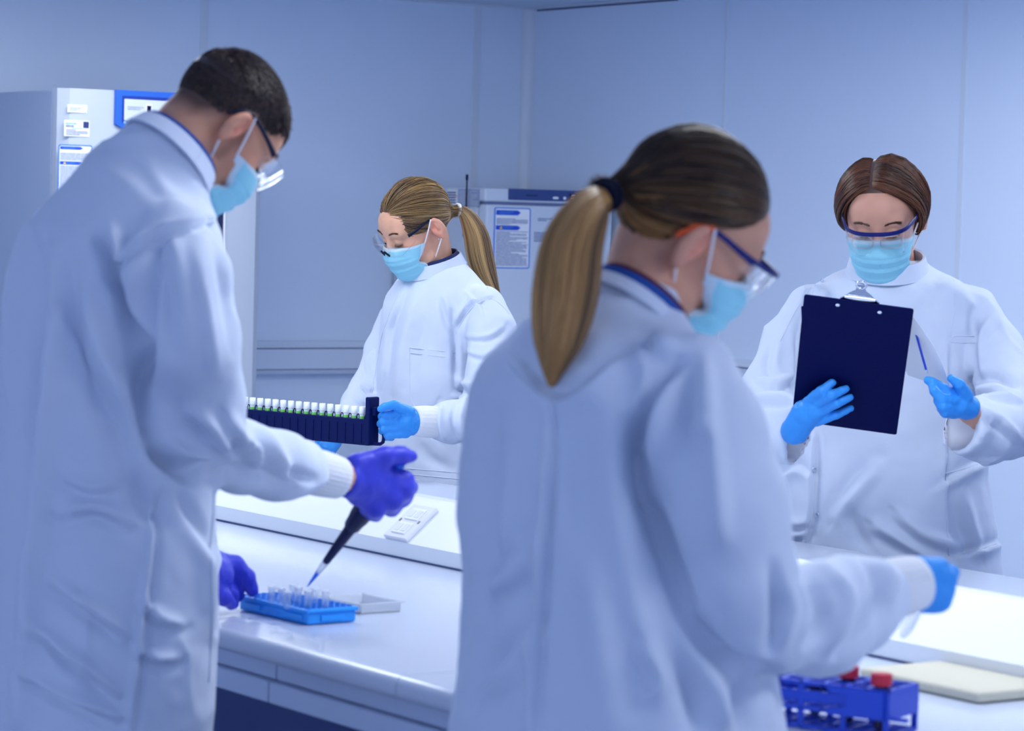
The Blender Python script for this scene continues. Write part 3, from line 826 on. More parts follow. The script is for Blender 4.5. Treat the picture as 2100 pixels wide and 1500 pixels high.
def strands(paths, r0, r1=0.35, nose=True):
    """paths (S, n, 3) -> three-sided tapering tubes"""
    S, n = paths.shape[:2]
    T = np.gradient(paths, axis=1); T /= np.linalg.norm(T, axis=2)[..., None] + 1e-9
    tm = T[:, n // 2]; b = np.cross(T[:, 0], tm) + np.cross(tm, T[:, -1])
    fb = np.cross(tm, np.eye(3)[np.argmin(np.abs(tm), axis=1)])
    ref = np.where((np.linalg.norm(b, axis=1) < 0.08)[:, None], fb, b); N = np.cross(T, ref[:, None]); N /= np.linalg.norm(N, axis=2)[..., None] + 1e-9
    B = np.cross(T, N)
    prof = np.interp(np.linspace(0, 1, n), [0, 0.12, 0.75, 1], [0.6, 1, 0.9, r1])
    r = (r0 if np.ndim(r0) == 0 else np.asarray(r0)[:, None]) * prof[None]
    V = np.stack([paths + r[..., None] * (math.cos(a) * N + math.sin(a) * B) for a in (0.4, 2.5, 4.6)], 2)   # S,n,3,3
    idx = np.arange(S * n * 3).reshape(S, n, 3)
    F = []
    for k in range(3):
        k2 = (k + 1) % 3
        F.append(np.stack([idx[:, :-1, k], idx[:, :-1, k2], idx[:, 1:, k2], idx[:, 1:, k]], -1).reshape(-1, 4))
    return V.reshape(-1, 3), np.concatenate(F)

def slerp(a, b, t):
    om = np.arccos(np.clip((a * b).sum(-1), -1, 1))[:, None]; so = np.sin(om) + 1e-6
    t = t[None, :]
    return (np.sin((1 - t) * om) / so)[..., None] * a[:, None] + (np.sin(t * om) / so)[..., None] * b[:, None]

ZL = ([-0.115, -0.085, -0.045, -0.022, 0.0, 0.03, 0.06, 0.078, 0.1], [-0.050, -0.052, -0.030, 0.030, 0.040, 0.047, 0.060, 0.078, 0.085])
def in_hair(p, zl=ZL): return p[:, 2] > np.interp(p[:, 1], *zl)

def hair_cap(hd, off, test, m, cols, parent, name='hair_base'):
    nu, nv = 96, 64
    u = np.linspace(0, 2 * np.pi, nu + 1); v = np.linspace(0.0, np.pi, nv + 1)
    d = np.stack([np.outer(np.cos(u), np.sin(v)), np.outer(np.sin(u), np.sin(v)), np.outer(np.ones(nu + 1), np.cos(v))], -1)
    p = scalp(d.reshape(-1, 3), off); ok = test(scalp(d.reshape(-1, 3), 0.0)).reshape(nu + 1, nv + 1)
    F = [(i * (nv + 1) + j, i * (nv + 1) + j + 1, (i + 1) * (nv + 1) + j + 1, (i + 1) * (nv + 1) + j) for i in range(nu) for j in range(nv)
         if ok[i, j] and ok[i + 1, j] and ok[i, j + 1] and ok[i + 1, j + 1]]
    return obj(name, hd.w(p), np.array(F), m, parent, smooth=True, cols=np.tile(cols, (len(p), 1)))

def rand_dirs(n):
    d = rng.normal(size=(n, 3)); return d / np.linalg.norm(d, axis=1)[:, None]

def pulled_back(hd, tie, n, off, colf, parent, tail=None, ntail=900, part_x=0.0, lift=0.006, r=0.0011, tcol=None, zl=None, zf=0.080):
    """hair drawn from the hairline to a tie, then a pony tail along (px, py, D, r px) guides"""
    zl = zl or ZL
    tie = np.asarray(tie, float); td = norm((tie - SC) / SR_)
    d = rand_dirs(n * 3); p = scalp(d, 0.0); d = d[in_hair(p, zl)][:n]
    # roots on the hairline itself
    yy = np.concatenate([rng.uniform(-0.1, 0.083, n // 3), rng.uniform(0.03, 0.083, n // 3)]); z = np.interp(yy, *zl) + rng.normal(0, 0.002, len(yy))
    q = (yy - SC[1]) / SR_[1]; w = (z - SC[2]) / SR_[2]; x2 = 1 - q * q - w * w; k = x2 > 0
    x = np.sqrt(np.clip(x2, 0, 1)) * rng.choice([-1, 1], len(yy))
    e = np.stack([x, q, w], 1)[k]
    xx = rng.uniform(-0.80, 0.80, n // 2); ww = (zf - 0.010 * np.abs(xx) - SC[2]) / SR_[2]; q2 = np.sqrt(np.clip(1 - xx ** 2 - ww ** 2, 0.02, 1))
    e2 = np.stack([xx, q2, ww], 1)
    e2 = e2[in_hair(scalp(e2, 0.0) + [0, 0, 0.004], zl)]
    d = np.concatenate([d, e, e2]); d /= np.linalg.norm(d, axis=1)[:, None]
    t = np.linspace(0, 1, 15)
    A = slerp(d, np.tile(td, (len(d), 1)), t)
    layer = rng.uniform(0.2, 1, len(d))
    offs = (off * 0.4 + off * 0.6 * layer)[:, None] * np.interp(t, [0, 0.2, 1], [0.5, 1, 1])[None] + lift * np.interp(t, [0, .5, 1], [0, 1, 0.6])[None] * np.clip(A[..., 2], 0, 1)
    pre = SC + A * SR_
    offs = offs * (1 - 0.9 * np.exp(-((pre[..., 1] + 0.008) / 0.032) ** 2 - ((pre[..., 2] - 0.0) / 0.040) ** 2))
    pts = SC + A * (SR_ + offs[..., None])
    wav = vnoise(np.concatenate([d * 9, ], 1))
    pts += 0.0016 * np.sin(t[None, :, None] * 5 + wav[:, None, None] * 6) * rng.normal(size=(len(d), 1, 3)) * np.sin(np.pi * t)[None, :, None]
    end = tie + rng.normal(0, 0.006, (len(d), 3)); bl = np.clip((t - 0.8) / 0.2, 0, 1)[None, :, None] ** 1.5
    pts = pts * (1 - bl) + end[:, None] * bl
    V, F = strands(hd.w(pts.reshape(-1, 3)).reshape(pts.shape), r * hd.s * rng.uniform(0.7, 1.3, len(d)))
    seed = rng.random(len(d)); cl = vnoise(d * 6.0 + 3)
    cols = np.stack([colf(seed, cl, tt, d) for tt in t], 1); cols = np.repeat(cols, 3, axis=1).reshape(-1, 3)
    h = obj('hair', V, F, M_HAIR, parent, smooth=True, cols=cols); h['kind'] = 'stuff'
    if tail is not None:
        g = np.array([[*P(*q[:3]), q[3] * q[2] / FPX] for q in tail]); m = len(g); tt = np.linspace(0, 1, 22)
        # smooth guide
        gi = []
        for x in tt * (m - 1):
            i = min(int(x), m - 2); f = x - i; p0, p1, p2, p3 = g[max(i - 1, 0)], g[i], g[i + 1], g[min(i + 2, m - 1)]
            gi.append(0.5 * ((2 * p1) + (-p0 + p2) * f + (2 * p0 - 5 * p1 + 4 * p2 - p3) * f * f + (-p0 + 3 * p1 - 3 * p2 + p3) * f ** 3))
        gi = np.array(gi); T = np.gradient(gi[:, :3], axis=0); T /= np.linalg.norm(T, axis=1)[:, None]
        N = np.cross(T, [0.2, 1, 0.1]); N /= np.linalg.norm(N, axis=1)[:, None]; B = np.cross(T, N)
        th = rng.uniform(0, 2 * np.pi, ntail); rho = np.sqrt(rng.uniform(0.0, 1, ntail)); th2 = th[:, None] + 0.5 * tt[None] * rng.normal(0, 0.4, ntail)[:, None]
        ln = rng.uniform(0.72, 1.0, ntail)
        rr = gi[:, 3][None] * rho[:, None]
        pts = gi[None, :, :3] + (rr * np.cos(th2))[..., None] * N[None] + 0.8 * (rr * np.sin(th2))[..., None] * B[None]
        tq = tt[None] * ln[:, None]; i0 = np.clip((tq * 21).astype(int), 0, 20); fr = (tq * 21 - i0)[..., None]; ii = np.arange(ntail)[:, None]
        pts = pts[ii, i0] * (1 - fr) + pts[ii, i0 + 1] * fr
        core = G().tube(gi[1:-2, :3], gi[1:-2, 3] * 0.72, 14, up=(0.2, 1, 0.1), flat=0.8)
        cc_ = (tcol or colf)(np.full(1, 0.5), np.full(1, -0.25), 0.7, None)[0]
        V, F = strands(pts, 0.0017 * hd.s * rng.uniform(0.7, 1.3, ntail), 0.2)
        seed = rng.random(ntail)
        cl = vnoise(np.stack([np.cos(th) * rho * 2.6, np.sin(th) * rho * 2.6, rho * 0 + 5.5], 1))
        cf = tcol or colf
        cols = np.stack([cf(seed, cl, 0.4 + 0.6 * x, None) for x in tt], 1); cols = np.repeat(cols, 3, axis=1).reshape(-1, 3)
        pt = obj('ponytail', V, F, M_HAIR, h, smooth=True, cols=cols); pt['kind'] = 'stuff'; core.build('ponytail_core', M_HAIR, h, smooth=True, cols=np.tile(cc_, (len(core.V), 1)))
    return h

def lerp3(a, b, t): return np.asarray(a)[None] * (1 - t)[:, None] + np.asarray(b)[None] * t[:, None]

def mask_sheet(hd, parent, drop=0.0, wide=1.0, side='both'):
    nu, nv = 41, 33
    u = np.linspace(-1, 1, nu); v = np.linspace(0, 1, nv)
    cy = np.interp(v, [0, 0.12, 0.28, 0.5, 0.75, 0.9, 1], [0.108, 0.119, 0.1275, 0.121, 0.115, 0.103, 0.082])
    cz = np.interp(v, [0, 0.12, 0.28, 0.5, 0.75, 0.9, 1], [0.004, -0.008, -0.027, -0.056, -0.089, -0.108, -0.116]) - drop
    A = np.zeros((nu, nv, 3))
    notch = 0.17 * np.exp(-((v - 0.52) / 0.15) ** 2)
    for i, a in enumerate(u):
        th = abs(a) * math.pi / 2 * 0.97
        xs = np.interp(v, [0, 0.3, 0.6, 1], [0.073, 0.070, 0.066, 0.058]) * wide * (1 - notch * abs(a) ** 3 * 0.2)
        ys = np.interp(v, [0, 0.5, 1], [0.026, 0.040, 0.022]) + 0.022 * notch / 0.17 * abs(a) ** 4
        zs = np.interp(v, [0, 0.35, 0.6, 1], [-0.016, -0.044, -0.066, -0.098]) - drop
        tuck = min(max((abs(a) - 0.78) / 0.22, 0), 1) ** 2 * np.interp(v, [0, 0.2, 0.5, 0.8, 1], [0.02, 0.12, 0.26, 0.24, 0.12])
        x = np.sign(a) * xs * math.sin(th) * (1 - tuck)
        c = math.cos(th) ** 0.85
        A[i, :, 0] = x
        A[i, :, 1] = ys + (cy - ys) * c
        A[i, :, 2] = cz + (zs - cz) * abs(a) ** 1.8
        for c0 in (0.36, 0.56, 0.76):                                             # pleats
            A[i, :, 1] += (0.0042 * (1 - 0.6 * abs(a))) * np.clip(1 - (v - c0) / 0.16, 0, 1) * (v > c0 - 0.006)
            A[i, :, 0] += np.sign(a) * 0.0018 * abs(a) * np.clip(1 - (v - c0) / 0.16, 0, 1) * (v > c0 - 0.006)
        A[i, :, 1] += 0.0012 * np.sin(a * 17 + v * 5) * abs(a)
    B = hd.w(A.reshape(-1, 3)).reshape(A.shape)
    mk = G().grid(B[:, ::-1], 0.0012).build('face_mask', M_MASK, parent, smooth=True, auto=60)
    # edge bands stand a hair proud
    up = hd.R[:, 1] * 0.0014
    G().grid((B[:, :3] + up)[:, ::-1], 0.001).build('edge_band', M_MASKB, mk, smooth=True)
    for sgn in (0, 1):
        e = B[:3] if sgn == 0 else B[-3:]
        out = hd.R[:, 0] * (0.0012 if sgn else -0.0012)
        G().grid((e + out)[:, ::-1], 0.001).build('edge_band', M_MASKB, mk, smooth=True)
    for sgn in (-1, 1):
        k = -1 if sgn > 0 else 0
        for vi, ear in ((2, (sgn * 0.090, -0.005, 0.038)), (nv - 3, (sgn * 0.086, -0.022, -0.020))):
            a = A[k, vi]; b = np.array(ear); m_ = (a + b) / 2 + np.array([sgn * 0.004, 0, 0])
            t = np.linspace(0, 1, 9)[:, None]
            pth = (1 - t) ** 2 * a + 2 * t * (1 - t) * m_ + t * t * b
            G().tube(hd.w(pth), 0.0019 * hd.s, 8).build('ear_loop', M_LOOP, mk, smooth=True)
    return mk

def glasses(hd, parent, frame_mat, temple_mat, tip_mat=None, brow=True, lens_y=0.130, low=-0.020, zt=0.032, bar=0.0035, nose=None, tilt=0.0):
    nu, nv = 41, 9
    u = np.linspace(-1, 1, nu); A = np.zeros((nu, nv, 3)); v = np.linspace(0, 1, nv)
    for i, a in enumerate(u):
        x = 0.074 * math.sin(a * 1.35) / math.sin(1.35); y = lens_y - 0.060 * abs(a) ** 2.6 - 0.004 * a * a
        b = low + 0.022 * math.exp(-(a / 0.16) ** 2) + 0.020 * max(0, abs(a) - 0.62) / 0.38
        A[i, :, 0] = x; A[i, :, 2] = zt + (b - zt) * v; A[i, :, 1] = y - 0.010 * v * v + tilt * v
    B = hd.w(A.reshape(-1, 3)).reshape(A.shape)
    gl = G().grid(B, 0.0018).build('safety_glasses', M_LENS, parent, smooth=True)
    edge = A[:, 0].copy(); edge[:, 1] += 0.001
    if brow: G().tube(hd.w(edge), bar * hd.s, 8, up=hd.R[:, 2], flat=0.55).build('brow_bar', frame_mat, gl, smooth=True)
    for sgn in (-1, 1):
        p = np.array([(sgn * 0.074, lens_y - 0.060, zt - 0.002), (sgn * 0.081, lens_y - 0.085, zt), (sgn * 0.083, 0.02, zt + 0.003), (sgn * 0.084, -0.008, zt + 0.004), (sgn * 0.083, -0.026, zt - 0.006), (sgn * 0.080, -0.040, zt - 0.030)])
        t = np.linspace(0, 5, 21); q = np.stack([np.interp(t, range(6), p[:, k]) for k in range(3)], 1)
        cut = 12 if tip_mat else 21
        r = np.interp(t, [0, 1, 3, 5], [0.0055, 0.0045, 0.0035, 0.003]) * hd.s
        G().tube(hd.w(q[:cut]), r[:cut], 8, flat=0.45, up=hd.R[:, 2]).build('temple', temple_mat, gl, smooth=True)
        if tip_mat: G().tube(hd.w(q[cut - 1:]), r[cut - 1:] * 1.15, 8, flat=0.55, up=hd.R[:, 2]).build('temple_tip', tip_mat, gl, smooth=True)
        if nose: G().tube(hd.w(np.array([(sgn * 0.006, lens_y - 0.004, 0.006), (sgn * 0.013, lens_y - 0.012, -0.012), (sgn * 0.012, lens_y - 0.018, -0.018)])), 0.0032 * hd.s, 8).build('nose_pad', nose, gl, smooth=True)
    return gl

def face_front(hd, x, z):
    """forward coordinate of the face surface at local x, z"""
    S = hd.sdf(); ys = np.arange(0.125, 0.055, -0.001); n = len(x)
    p = np.stack([np.repeat(x, len(ys)), np.tile(ys, n), np.repeat(z, len(ys))], 1).astype(np.float32)
    return ys[np.argmax(S(p).reshape(n, -1) < 0, axis=1)]

def brows_lashes(hd, parent, col, bz_=0.040):
    """eyebrows and lowered lash lines as short strands"""
    for nm, zc, yc, n, L in (('eyebrow', bz_, 0.094, 240, 0.007), ('eyelashes', 0.009, 0.0955, 80, 0.006)):
        for sgn in (-1, 1):
            t = rng.random(n); x = sgn * (0.013 + 0.036 * t) if nm == 'eyebrow' else sgn * (0.018 + 0.027 * t)
            z = zc + (0.005 * np.sin(t * 2.6) if nm == 'eyebrow' else -0.004 * np.sin(np.pi * t)) + rng.normal(0, 0.0012 if nm == 'eyebrow' else 0.0004, n)
            y = face_front(hd, x, z) - 0.0005
            a = np.stack([x, y, z], 1)
            d = np.stack([sgn * np.full(n, 0.8), np.full(n, 0.1), np.full(n, 0.3)], 1) if nm == 'eyebrow' else np.stack([sgn * 0.25 * t, np.full(n, 0.8), np.full(n, -0.5)], 1)
            pts = a[:, None] + d[:, None] * np.linspace(0, L, 4)[None, :, None]
            V, F = strands(hd.w(pts.reshape(-1, 3)).reshape(pts.shape), 0.00055 * hd.s, 0.2)
            o = obj(nm, V, F, M_HAIR, parent, cols=np.tile(col, (len(V), 1))); o['kind'] = 'stuff'

def ring_band(name, c, ax, right, a, b, h, thick, m, parent, flare=1.06, dip=0.0, n=56, gap=None):
    """stand collar: band around the neck; right: lateral axis"""
    ax = norm(ax); right = norm(right - (right @ ax) * ax); fw = np.cross(ax, right)
    A = np.zeros((n + 1, 6, 3))
    for i in range(n + 1):
        th = 2 * math.pi * i / n
        for j in range(6):
            t = j / 5; s = flare + (1 - flare) * t
            A[i, j] = c + s * (a * math.cos(th) * right + b * math.sin(th) * fw) + ax * (h * t - dip * max(0, math.sin(th)))
    return G().grid(A[:, ::-1], thick).build(name, m, parent, smooth=True, auto=50)

def rib_cuff(p0, p1, r0, r1, m, parent, ribs=30):
    a, b = np.asarray(p0), np.asarray(p1); ax = norm(b - a); L = np.linalg.norm(b - a)
    x = norm(np.cross(ax, [0, 0, 1.0])); y = np.cross(ax, x); n = ribs * 4; V = []; prof = []
    for t in np.linspace(0, 1, 8): prof.append((r0 + (r1 - r0) * t + 0.0015 * math.sin(math.pi * t), t * L))
    prof += [(r1 - 0.003, L + 0.001), (r1 - 0.008, L - 0.002), (r1 - 0.010, L - 0.01), (0.001, L - 0.012)]
    for (r, h) in prof:
        for k in range(n):
            th = 2 * math.pi * k / n; q = r * (1 + 0.012 * math.cos(ribs * th))
            V.append(a + ax * h + q * (math.cos(th) * x + math.sin(th) * y))
    F = [(i * n + k, i * n + (k + 1) % n, (i + 1) * n + (k + 1) % n, (i + 1) * n + k) for i in range(len(prof) - 1) for k in range(n)]
    return obj('cuff', V, F, m, parent, smooth=True)

def glove(parent, chains, m, h=0.0026, k=0.007, wr=None, name='glove', extra=None):
    S = SDF()
    for i, ch in enumerate(chains): S.chain(ch, k)
    if extra: extra(S)
    pts = np.array([P(*q[:3]) for ch in chains for q in ch]); rr = max(q[3] * q[2] / FPX for ch in chains for q in ch)
    V, Q = mesh_sdf(S, pts.min(0) - rr - 0.01, pts.max(0) + rr + 0.01, h)
    V = relax(V, Q, 2, 0.5); N = vnormals(V, Q)
    V = V + N * (0.0009 * vnoise(V * 70) + 0.0006 * vnoise(V * 160))[:, None]
    return obj(name, V, Q, m, parent, smooth=True), V, Q

from mathutils.bvhtree import BVHTree
def seams(V, Q, parent, lines, r=0.0012, m=None):
    """raised stitched seams lying on the cloth"""
    bv = BVHTree.FromPolygons([tuple(v) for v in V], [tuple(int(i) for i in q) for q in Q])
    for pl in lines:
        pl = np.asarray(pl, float); L = np.concatenate([[0], np.cumsum(np.linalg.norm(np.diff(pl, axis=0), axis=1))])
        t = np.linspace(0, L[-1], max(int(L[-1] / 7), 3)); pts = []
        for x in t:
            q = (np.interp(x, L, pl[:, 0]), np.interp(x, L, pl[:, 1]))
            loc, nor, i, d = bv.ray_cast(Vector(CAM), Vector(norm(ray(*q))))
            if loc is not None: pts.append(np.array(loc) + np.array(nor) * r * 0.35)
        pts = np.array(pts)
        if len(pts) < 3: continue
        jump = np.linalg.norm(np.diff(pts, axis=0), axis=1) > 0.05
        for run in np.split(pts, np.where(jump)[0] + 1):
            if len(run) >= 3:
                for _ in range(2): run[1:-1] = 0.5 * run[1:-1] + 0.25 * (run[:-2] + run[2:])
                G().tube(run, r, 6).build('seam', m or M_COAT, parent, smooth=True)

def plane_cut(c, n, rad):
    c = np.asarray(c, np.float32); n = norm(n).astype(np.float32)
    return lambda p: np.maximum(-((p - c) @ n), np.linalg.norm(p - c, axis=1) - rad)

def surf(V, Q, px, py):
    """the point of a mesh that shows at a pixel"""
    uv = project(V); N = vnormals(V, Q); d = np.hypot(uv[:, 0] - px, uv[:, 1] - py); k = d < max(6.0, np.sort(d)[8])
    i = np.where(k)[0]; j = i[np.argmin(V[i, 1])]; return V[j], N[j]

def ridged(V, o3):
    """thin random creases running mostly down and across the cloth"""
    a = 1 - np.abs(vnoise(V @ np.array([[9, 3, 0], [-3, 9, 0], [4.5, -4, 5.0]]).T + o3))
    m = np.clip(vnoise(V * 5 + o3 + 7) * 1.6, 0, 1)
    return (a ** 7) * m

def person(label, rows, f, asp, arms, hem, hd, skin, coat_h, folds, seed, wr=0.0035, arm_k=0.02, cutters=None, base_xy=None, legs=True, extra=None, post=None, wristskin=()):
    tf_ = torso_fn(rows, f, asp, hem)
    S = SDF(); S.fn(tf_)
    for ch in arms: S.chain(ch, arm_k)
    if extra: extra(S)
    if cutters: cutters(S)
    base = tf_.axis(hem); base[2] = 0.0
    pts = np.array([P(*q[:3]) for ch in arms for q in ch])
    ends = np.array([P(x, py, D) for py, xl, xr, D in rows for x in (xl, xr)])
    al = np.concatenate([pts, ends]); lo = al.min(0) - 0.13; hi = al.max(0) + 0.1; lo[2] = hem - 0.03; hi[2] = ends[:, 2].max() + 0.05
    hi[2] = max(hi[2], pts[:, 2].max() + 0.1)
    V, Q = mesh_sdf(S, lo, hi, coat_h)
    V = relax(V, Q, 2, 0.5)
    N = vnormals(V, Q); o3 = np.array([seed * 3.1, seed * 1.7, 0.3])
    fwd = np.array([f[0], f[1], 0.0])
    V = V + N * (wr * vnoise(V * [14, 14, 4.5] + o3) + 0.5 * wr * vnoise(V * [30, 30, 14] + o3) + 0.3 * wr * vnoise(V * 55 + o3) + 2.2 * wr * ridged(V, o3))[:, None]
    V = sculpt(V, Q, folds, 2.1)
    if post: V = post(V, Q)
    V = relax(V, Q, 1, 0.3)
    # body: head and neck in detail, the rest inside the clothes
    hv, hq = hd.mesh(); cols = skin(hv); hv = hd.w(hv)
    Bd = SDF(); Bd.fn(lambda p: S(p) + 0.048)
    R2 = np.array([f[1], -f[0], 0.0])
    for sg in (-1, 1):
        hip = base + R2 * sg * 0.09; hip[2] = hem + 0.25; kn = base + R2 * sg * 0.10; kn[2] = 0.48; an = base + R2 * sg * 0.10; an[2] = 0.09
        Bd.cone(hip, kn, 0.075, 0.052, 0.02); Bd.cone(kn, an, 0.052, 0.036, 0.02)
    for ch in wristskin: Bd.chain(ch, 0.01)
    lo2 = lo.copy(); lo2[2] = 0.03
    bv, bq = mesh_sdf(Bd, lo2, hi, 0.013)
    n = len(hv)
    BV = np.concatenate([hv, bv]); BQ = np.concatenate([hq, bq + n]); BC = np.concatenate([cols, np.tile(skin(np.array([[0.0, 0.05, -0.3]]))[0], (len(bv), 1))])
    body = obj('person', BV, BQ, M_SKIN, None, smooth=True, cols=BC, base=base)
    tag(body, label, 'person')
    coat = obj('lab_coat', V, Q, M_COAT, body, smooth=True)
    g = G()
    for sg in (-1, 1):
        hip = base + R2 * sg * 0.09; hip[2] = hem + 0.2; kn = base + R2 * sg * 0.10; kn[2] = 0.48; an = base + R2 * sg * 0.10; an[2] = 0.055
        g.tube([hip, kn, an], [0.098, 0.078, 0.068], 20)
        sh = G(); a = an + fwd * 0.10; a[2] = 0.0
        Rf = np.stack([R2, fwd, RZ3], 1)
        sh.box(an + fwd * 0.055 - RZ3 * 0.020, (0.092, 0.27, 0.068), Rf, 0.030, 4).box(an + fwd * 0.055 - RZ3 * 0.045, (0.096, 0.275, 0.018), Rf, 0.006)
        sh.build('shoe', M_SHOE, body, smooth=True)
    g.build('trousers', M_TROU, body, smooth=True)
    return body, coat, V, Q

def skin_fn(base, hairy=None, stubble=None, dark=(0.03, 0.02, 0.015), zl=ZL):
    base = np.array(base)
    def f(p):
        c = np.tile(base, (len(p), 1)).astype(float)
        r = np.exp(-(((np.abs(p[:, 0]) - 0.045) / 0.03) ** 2 + ((p[:, 2] + 0.02) / 0.03) ** 2 + ((p[:, 1] - 0.06) / 0.04) ** 2))
        c *= 1 + r[:, None] * np.array([0.12, -0.06, -0.05])
        e = np.exp(-(((np.abs(p[:, 0]) - 0.083) / 0.012) ** 2 + ((p[:, 1] + 0.012) / 0.03) ** 2 + (p[:, 2] / 0.045) ** 2))
        c *= 1 + e[:, None] * np.array([0.18, -0.14, -0.10])
        c *= (1 + 0.06 * vnoise(p * 60))[:, None]
        l = np.exp(-((p[:, 0] / 0.024) ** 2 + ((p[:, 2] + 0.063) / 0.010) ** 2)) * (p[:, 1] > 0.08)
        c = c * (1 - l[:, None]) + l[:, None] * np.array([0.55, 0.16, 0.14])
        if hairy is not None:
            w = hairy(p)[:, None]; c = c * (1 - w) + np.array(dark) * w
        return c
    return f

FU = RX[:2]                                    # facing across the bench
# ---------------------------------------------------------------- man with pipette
def man():
    hd = Head(face_frame(444, 264, 3.92, norm([0.76, 0.645]), 49, -11, 0.80), 'm', P(338, 340, 3.865), (0.064, 0.066))
    rows = [(300, 225, 345, 3.88), (330, 185, 370, 3.88), (385, 128, 402, 3.88), (440, 72, 440, 3.89), (500, 28, 460, 3.9), (600, 4, 452, 3.9),
            (700, -6, 440, 3.9), (850, -20, 436, 3.9), (1000, -32, 441, 3.9), (1150, -36, 446, 3.9), (1300, -40, 443, 3.9), (1500, -46, 428, 3.9), (1900, -55, 420, 3.9)]
    arms = [[(352, 498, 3.76, 80), (372, 565, 3.74, 98), (384, 690, 3.75, 103), (398, 830, 3.82, 97), (420, 905, 3.88, 88), (490, 938, 3.96, 76), (570, 955, 4.03, 65), (612, 962, 4.068, 54)],
            [(180, 480, 4.02, 90), (260, 780, 4.12, 80), (320, 1020, 4.25, 72), (400, 1150, 4.4, 50)]]
    def hairy(p):
        z = p[:, 2]; y = p[:, 1]
        up = np.clip((z - np.interp(y, [-0.12, -0.07, -0.03, 0.0, 0.03, 0.06, 0.085], [-0.055, -0.05, 0.0, 0.045, 0.03, 0.045, 0.085])) / 0.035, 0, 1)
        bd = 0.35 * np.exp(-((z + 0.075) / 0.04) ** 2) * np.clip((y + 0.0) / 0.03, 0, 1)
        sb = 0.5 * np.exp(-(((y - 0.012) / 0.012) ** 2)) * np.clip((0.04 - z) / 0.03, 0, 1) * (z > -0.05)
        return np.clip(np.maximum(up * 0.9, np.maximum(bd, sb)), 0, 0.92) * np.where(np.abs(p[:, 0]) > 0.0815, 0.1, 1)
    folds = [
        ([(455, 452), (380, 465), (310, 492), (262, 540), (250, 580)], 9, 0.006, 'step'),
        ([(250, 560), (262, 640), (280, 720), (284, 800), (300, 870), (330, 930)], 16, -0.022),
        ([(300, 500), (275, 580), (285, 660), (288, 740)], 16, 0.010),
        ([(320, 500), (305, 600), (300, 700), (300, 780)], 14, -0.010),
        ([(198, 480), (225, 540), (252, 600)], 14, -0.014), ([(215, 560), (245, 600), (262, 640)], 10, -0.010), ([(228, 470), (252, 530), (272, 560)], 16, 0.010),
        ([(130, 540), (140, 650), (170, 760), (230, 860), (260, 940)], 26, -0.014), ([(180, 620), (215, 740), (270, 840)], 24, 0.010),
        ([(85, 500), (80, 700), (70, 900), (60, 1100)], 22, -0.010), ([(105, 520), (110, 700), (88, 900), (70, 1200), (40, 1480)], 22, 0.012),
        ([(320, 930), (360, 960), (395, 985)], 14, -0.016), ([(330, 900), (380, 930), (430, 920), (470, 890)], 18, 0.009, 'fold'),
        ([(395, 840), (440, 880), (480, 930)], 16, 0.008, 'fold'), ([(470, 860), (500, 905), (540, 950)], 15, 0.010, 'fold'), ([(540, 885), (560, 930), (590, 970)], 14, 0.008, 'fold'),
        ([(430, 985), (500, 975), (570, 990)], 16, -0.010), ([(590, 965), (620, 980), (645, 985)], 9, -0.008),
        ([(400, 520), (420, 640), (440, 760)], 18, 0.006), ([(440, 480), (465, 600), (480, 720)], 16, -0.005),
        ([(330, 500), (345, 600), (350, 720)], 18, -0.005), ([(350, 480), (372, 600), (380, 700)], 18, 0.006),
        ([(320, 1000), (300, 1180), (282, 1350), (265, 1500)], 8, 0.006), ([(335, 1010), (315, 1180), (296, 1350), (280, 1500)], 8, -0.004),
        ([(390, 1040), (420, 1150), (430, 1300)], 18, 0.008), ([(370, 1010), (405, 1080), (425, 1130)], 14, -0.010), ([(260, 960), (300, 1030), (330, 1070)], 26, -0.014),
        ([(80, 1290), (160, 1350), (240, 1420)], 14, 0.010, 'fold'), ([(60, 1380), (150, 1430), (240, 1470)], 13, 0.009, 'fold'), ([(110, 1190), (180, 1240), (260, 1300)], 14, 0.009, 'fold'),
        ([(130, 1050), (200, 1040), (260, 1070)], 15, 0.007, 'fold'), ([(140, 980), (190, 1000), (240, 990)], 13, 0.006, 'fold'), ([(290, 1230), (330, 1270), (370, 1280)], 12, 0.006, 'fold'), ([(285, 1330), (320, 1350), (360, 1350)], 12, 0.006, 'fold'), ([(440, 1060), (434, 1180), (440, 1300)], 5, -0.006),
        ([(300, 330), (340, 400), (400, 430)], 20, 0.004), ([(190, 330), (260, 380), (330, 430)], 24, 0.004)]
    body, coat, V, Q = person('man in white lab coat pipetting with violet gloves, head bent', rows, FU, 0.72, arms, 0.52, hd,
        skin_fn((0.60, 0.29, 0.185), hairy, dark=(0.055, 0.034, 0.030)), 0.0048, folds, 1.0, 0.0035, extra=lambda S: S.cone(P(282, 425, 3.88), P(330, 340, 3.868), 0.078, 0.067, 0.035),
        wristskin=[[(600, 962, 4.06, 36), (710, 982, 4.13, 34)]])
    R = hd.R
    ring_band('collar', P(340, 329, 3.868), np.array([*FU * 0.72, 0.69]), hd.R[:, 0], 0.062, 0.062, 0.022, 0.004, M_COAT, coat, 1.12)
    ring_band('lanyard', P(343, 325, 3.868), np.array([*FU * 0.72, 0.69]), hd.R[:, 0], 0.058, 0.058, 0.026, 0.003, M_LANY, body, 1.08)
    seams(V, Q, coat, [[(322, 1000), (306, 1150), (288, 1310), (265, 1495)], [(455, 450), (400, 460), (330, 482), (285, 515), (258, 560)], [(438, 1010), (432, 1120), (436, 1240), (428, 1400)]], 0.0014)
    rib_cuff(P(628, 964, 4.08), P(694, 981, 4.125), 47 * 4.09 / FPX, 43 * 4.12 / FPX, M_KNIT, coat)
    wc = P(704, 988, 4.128); wn = P(640, 968, 4.09) - P(704, 985, 4.128)
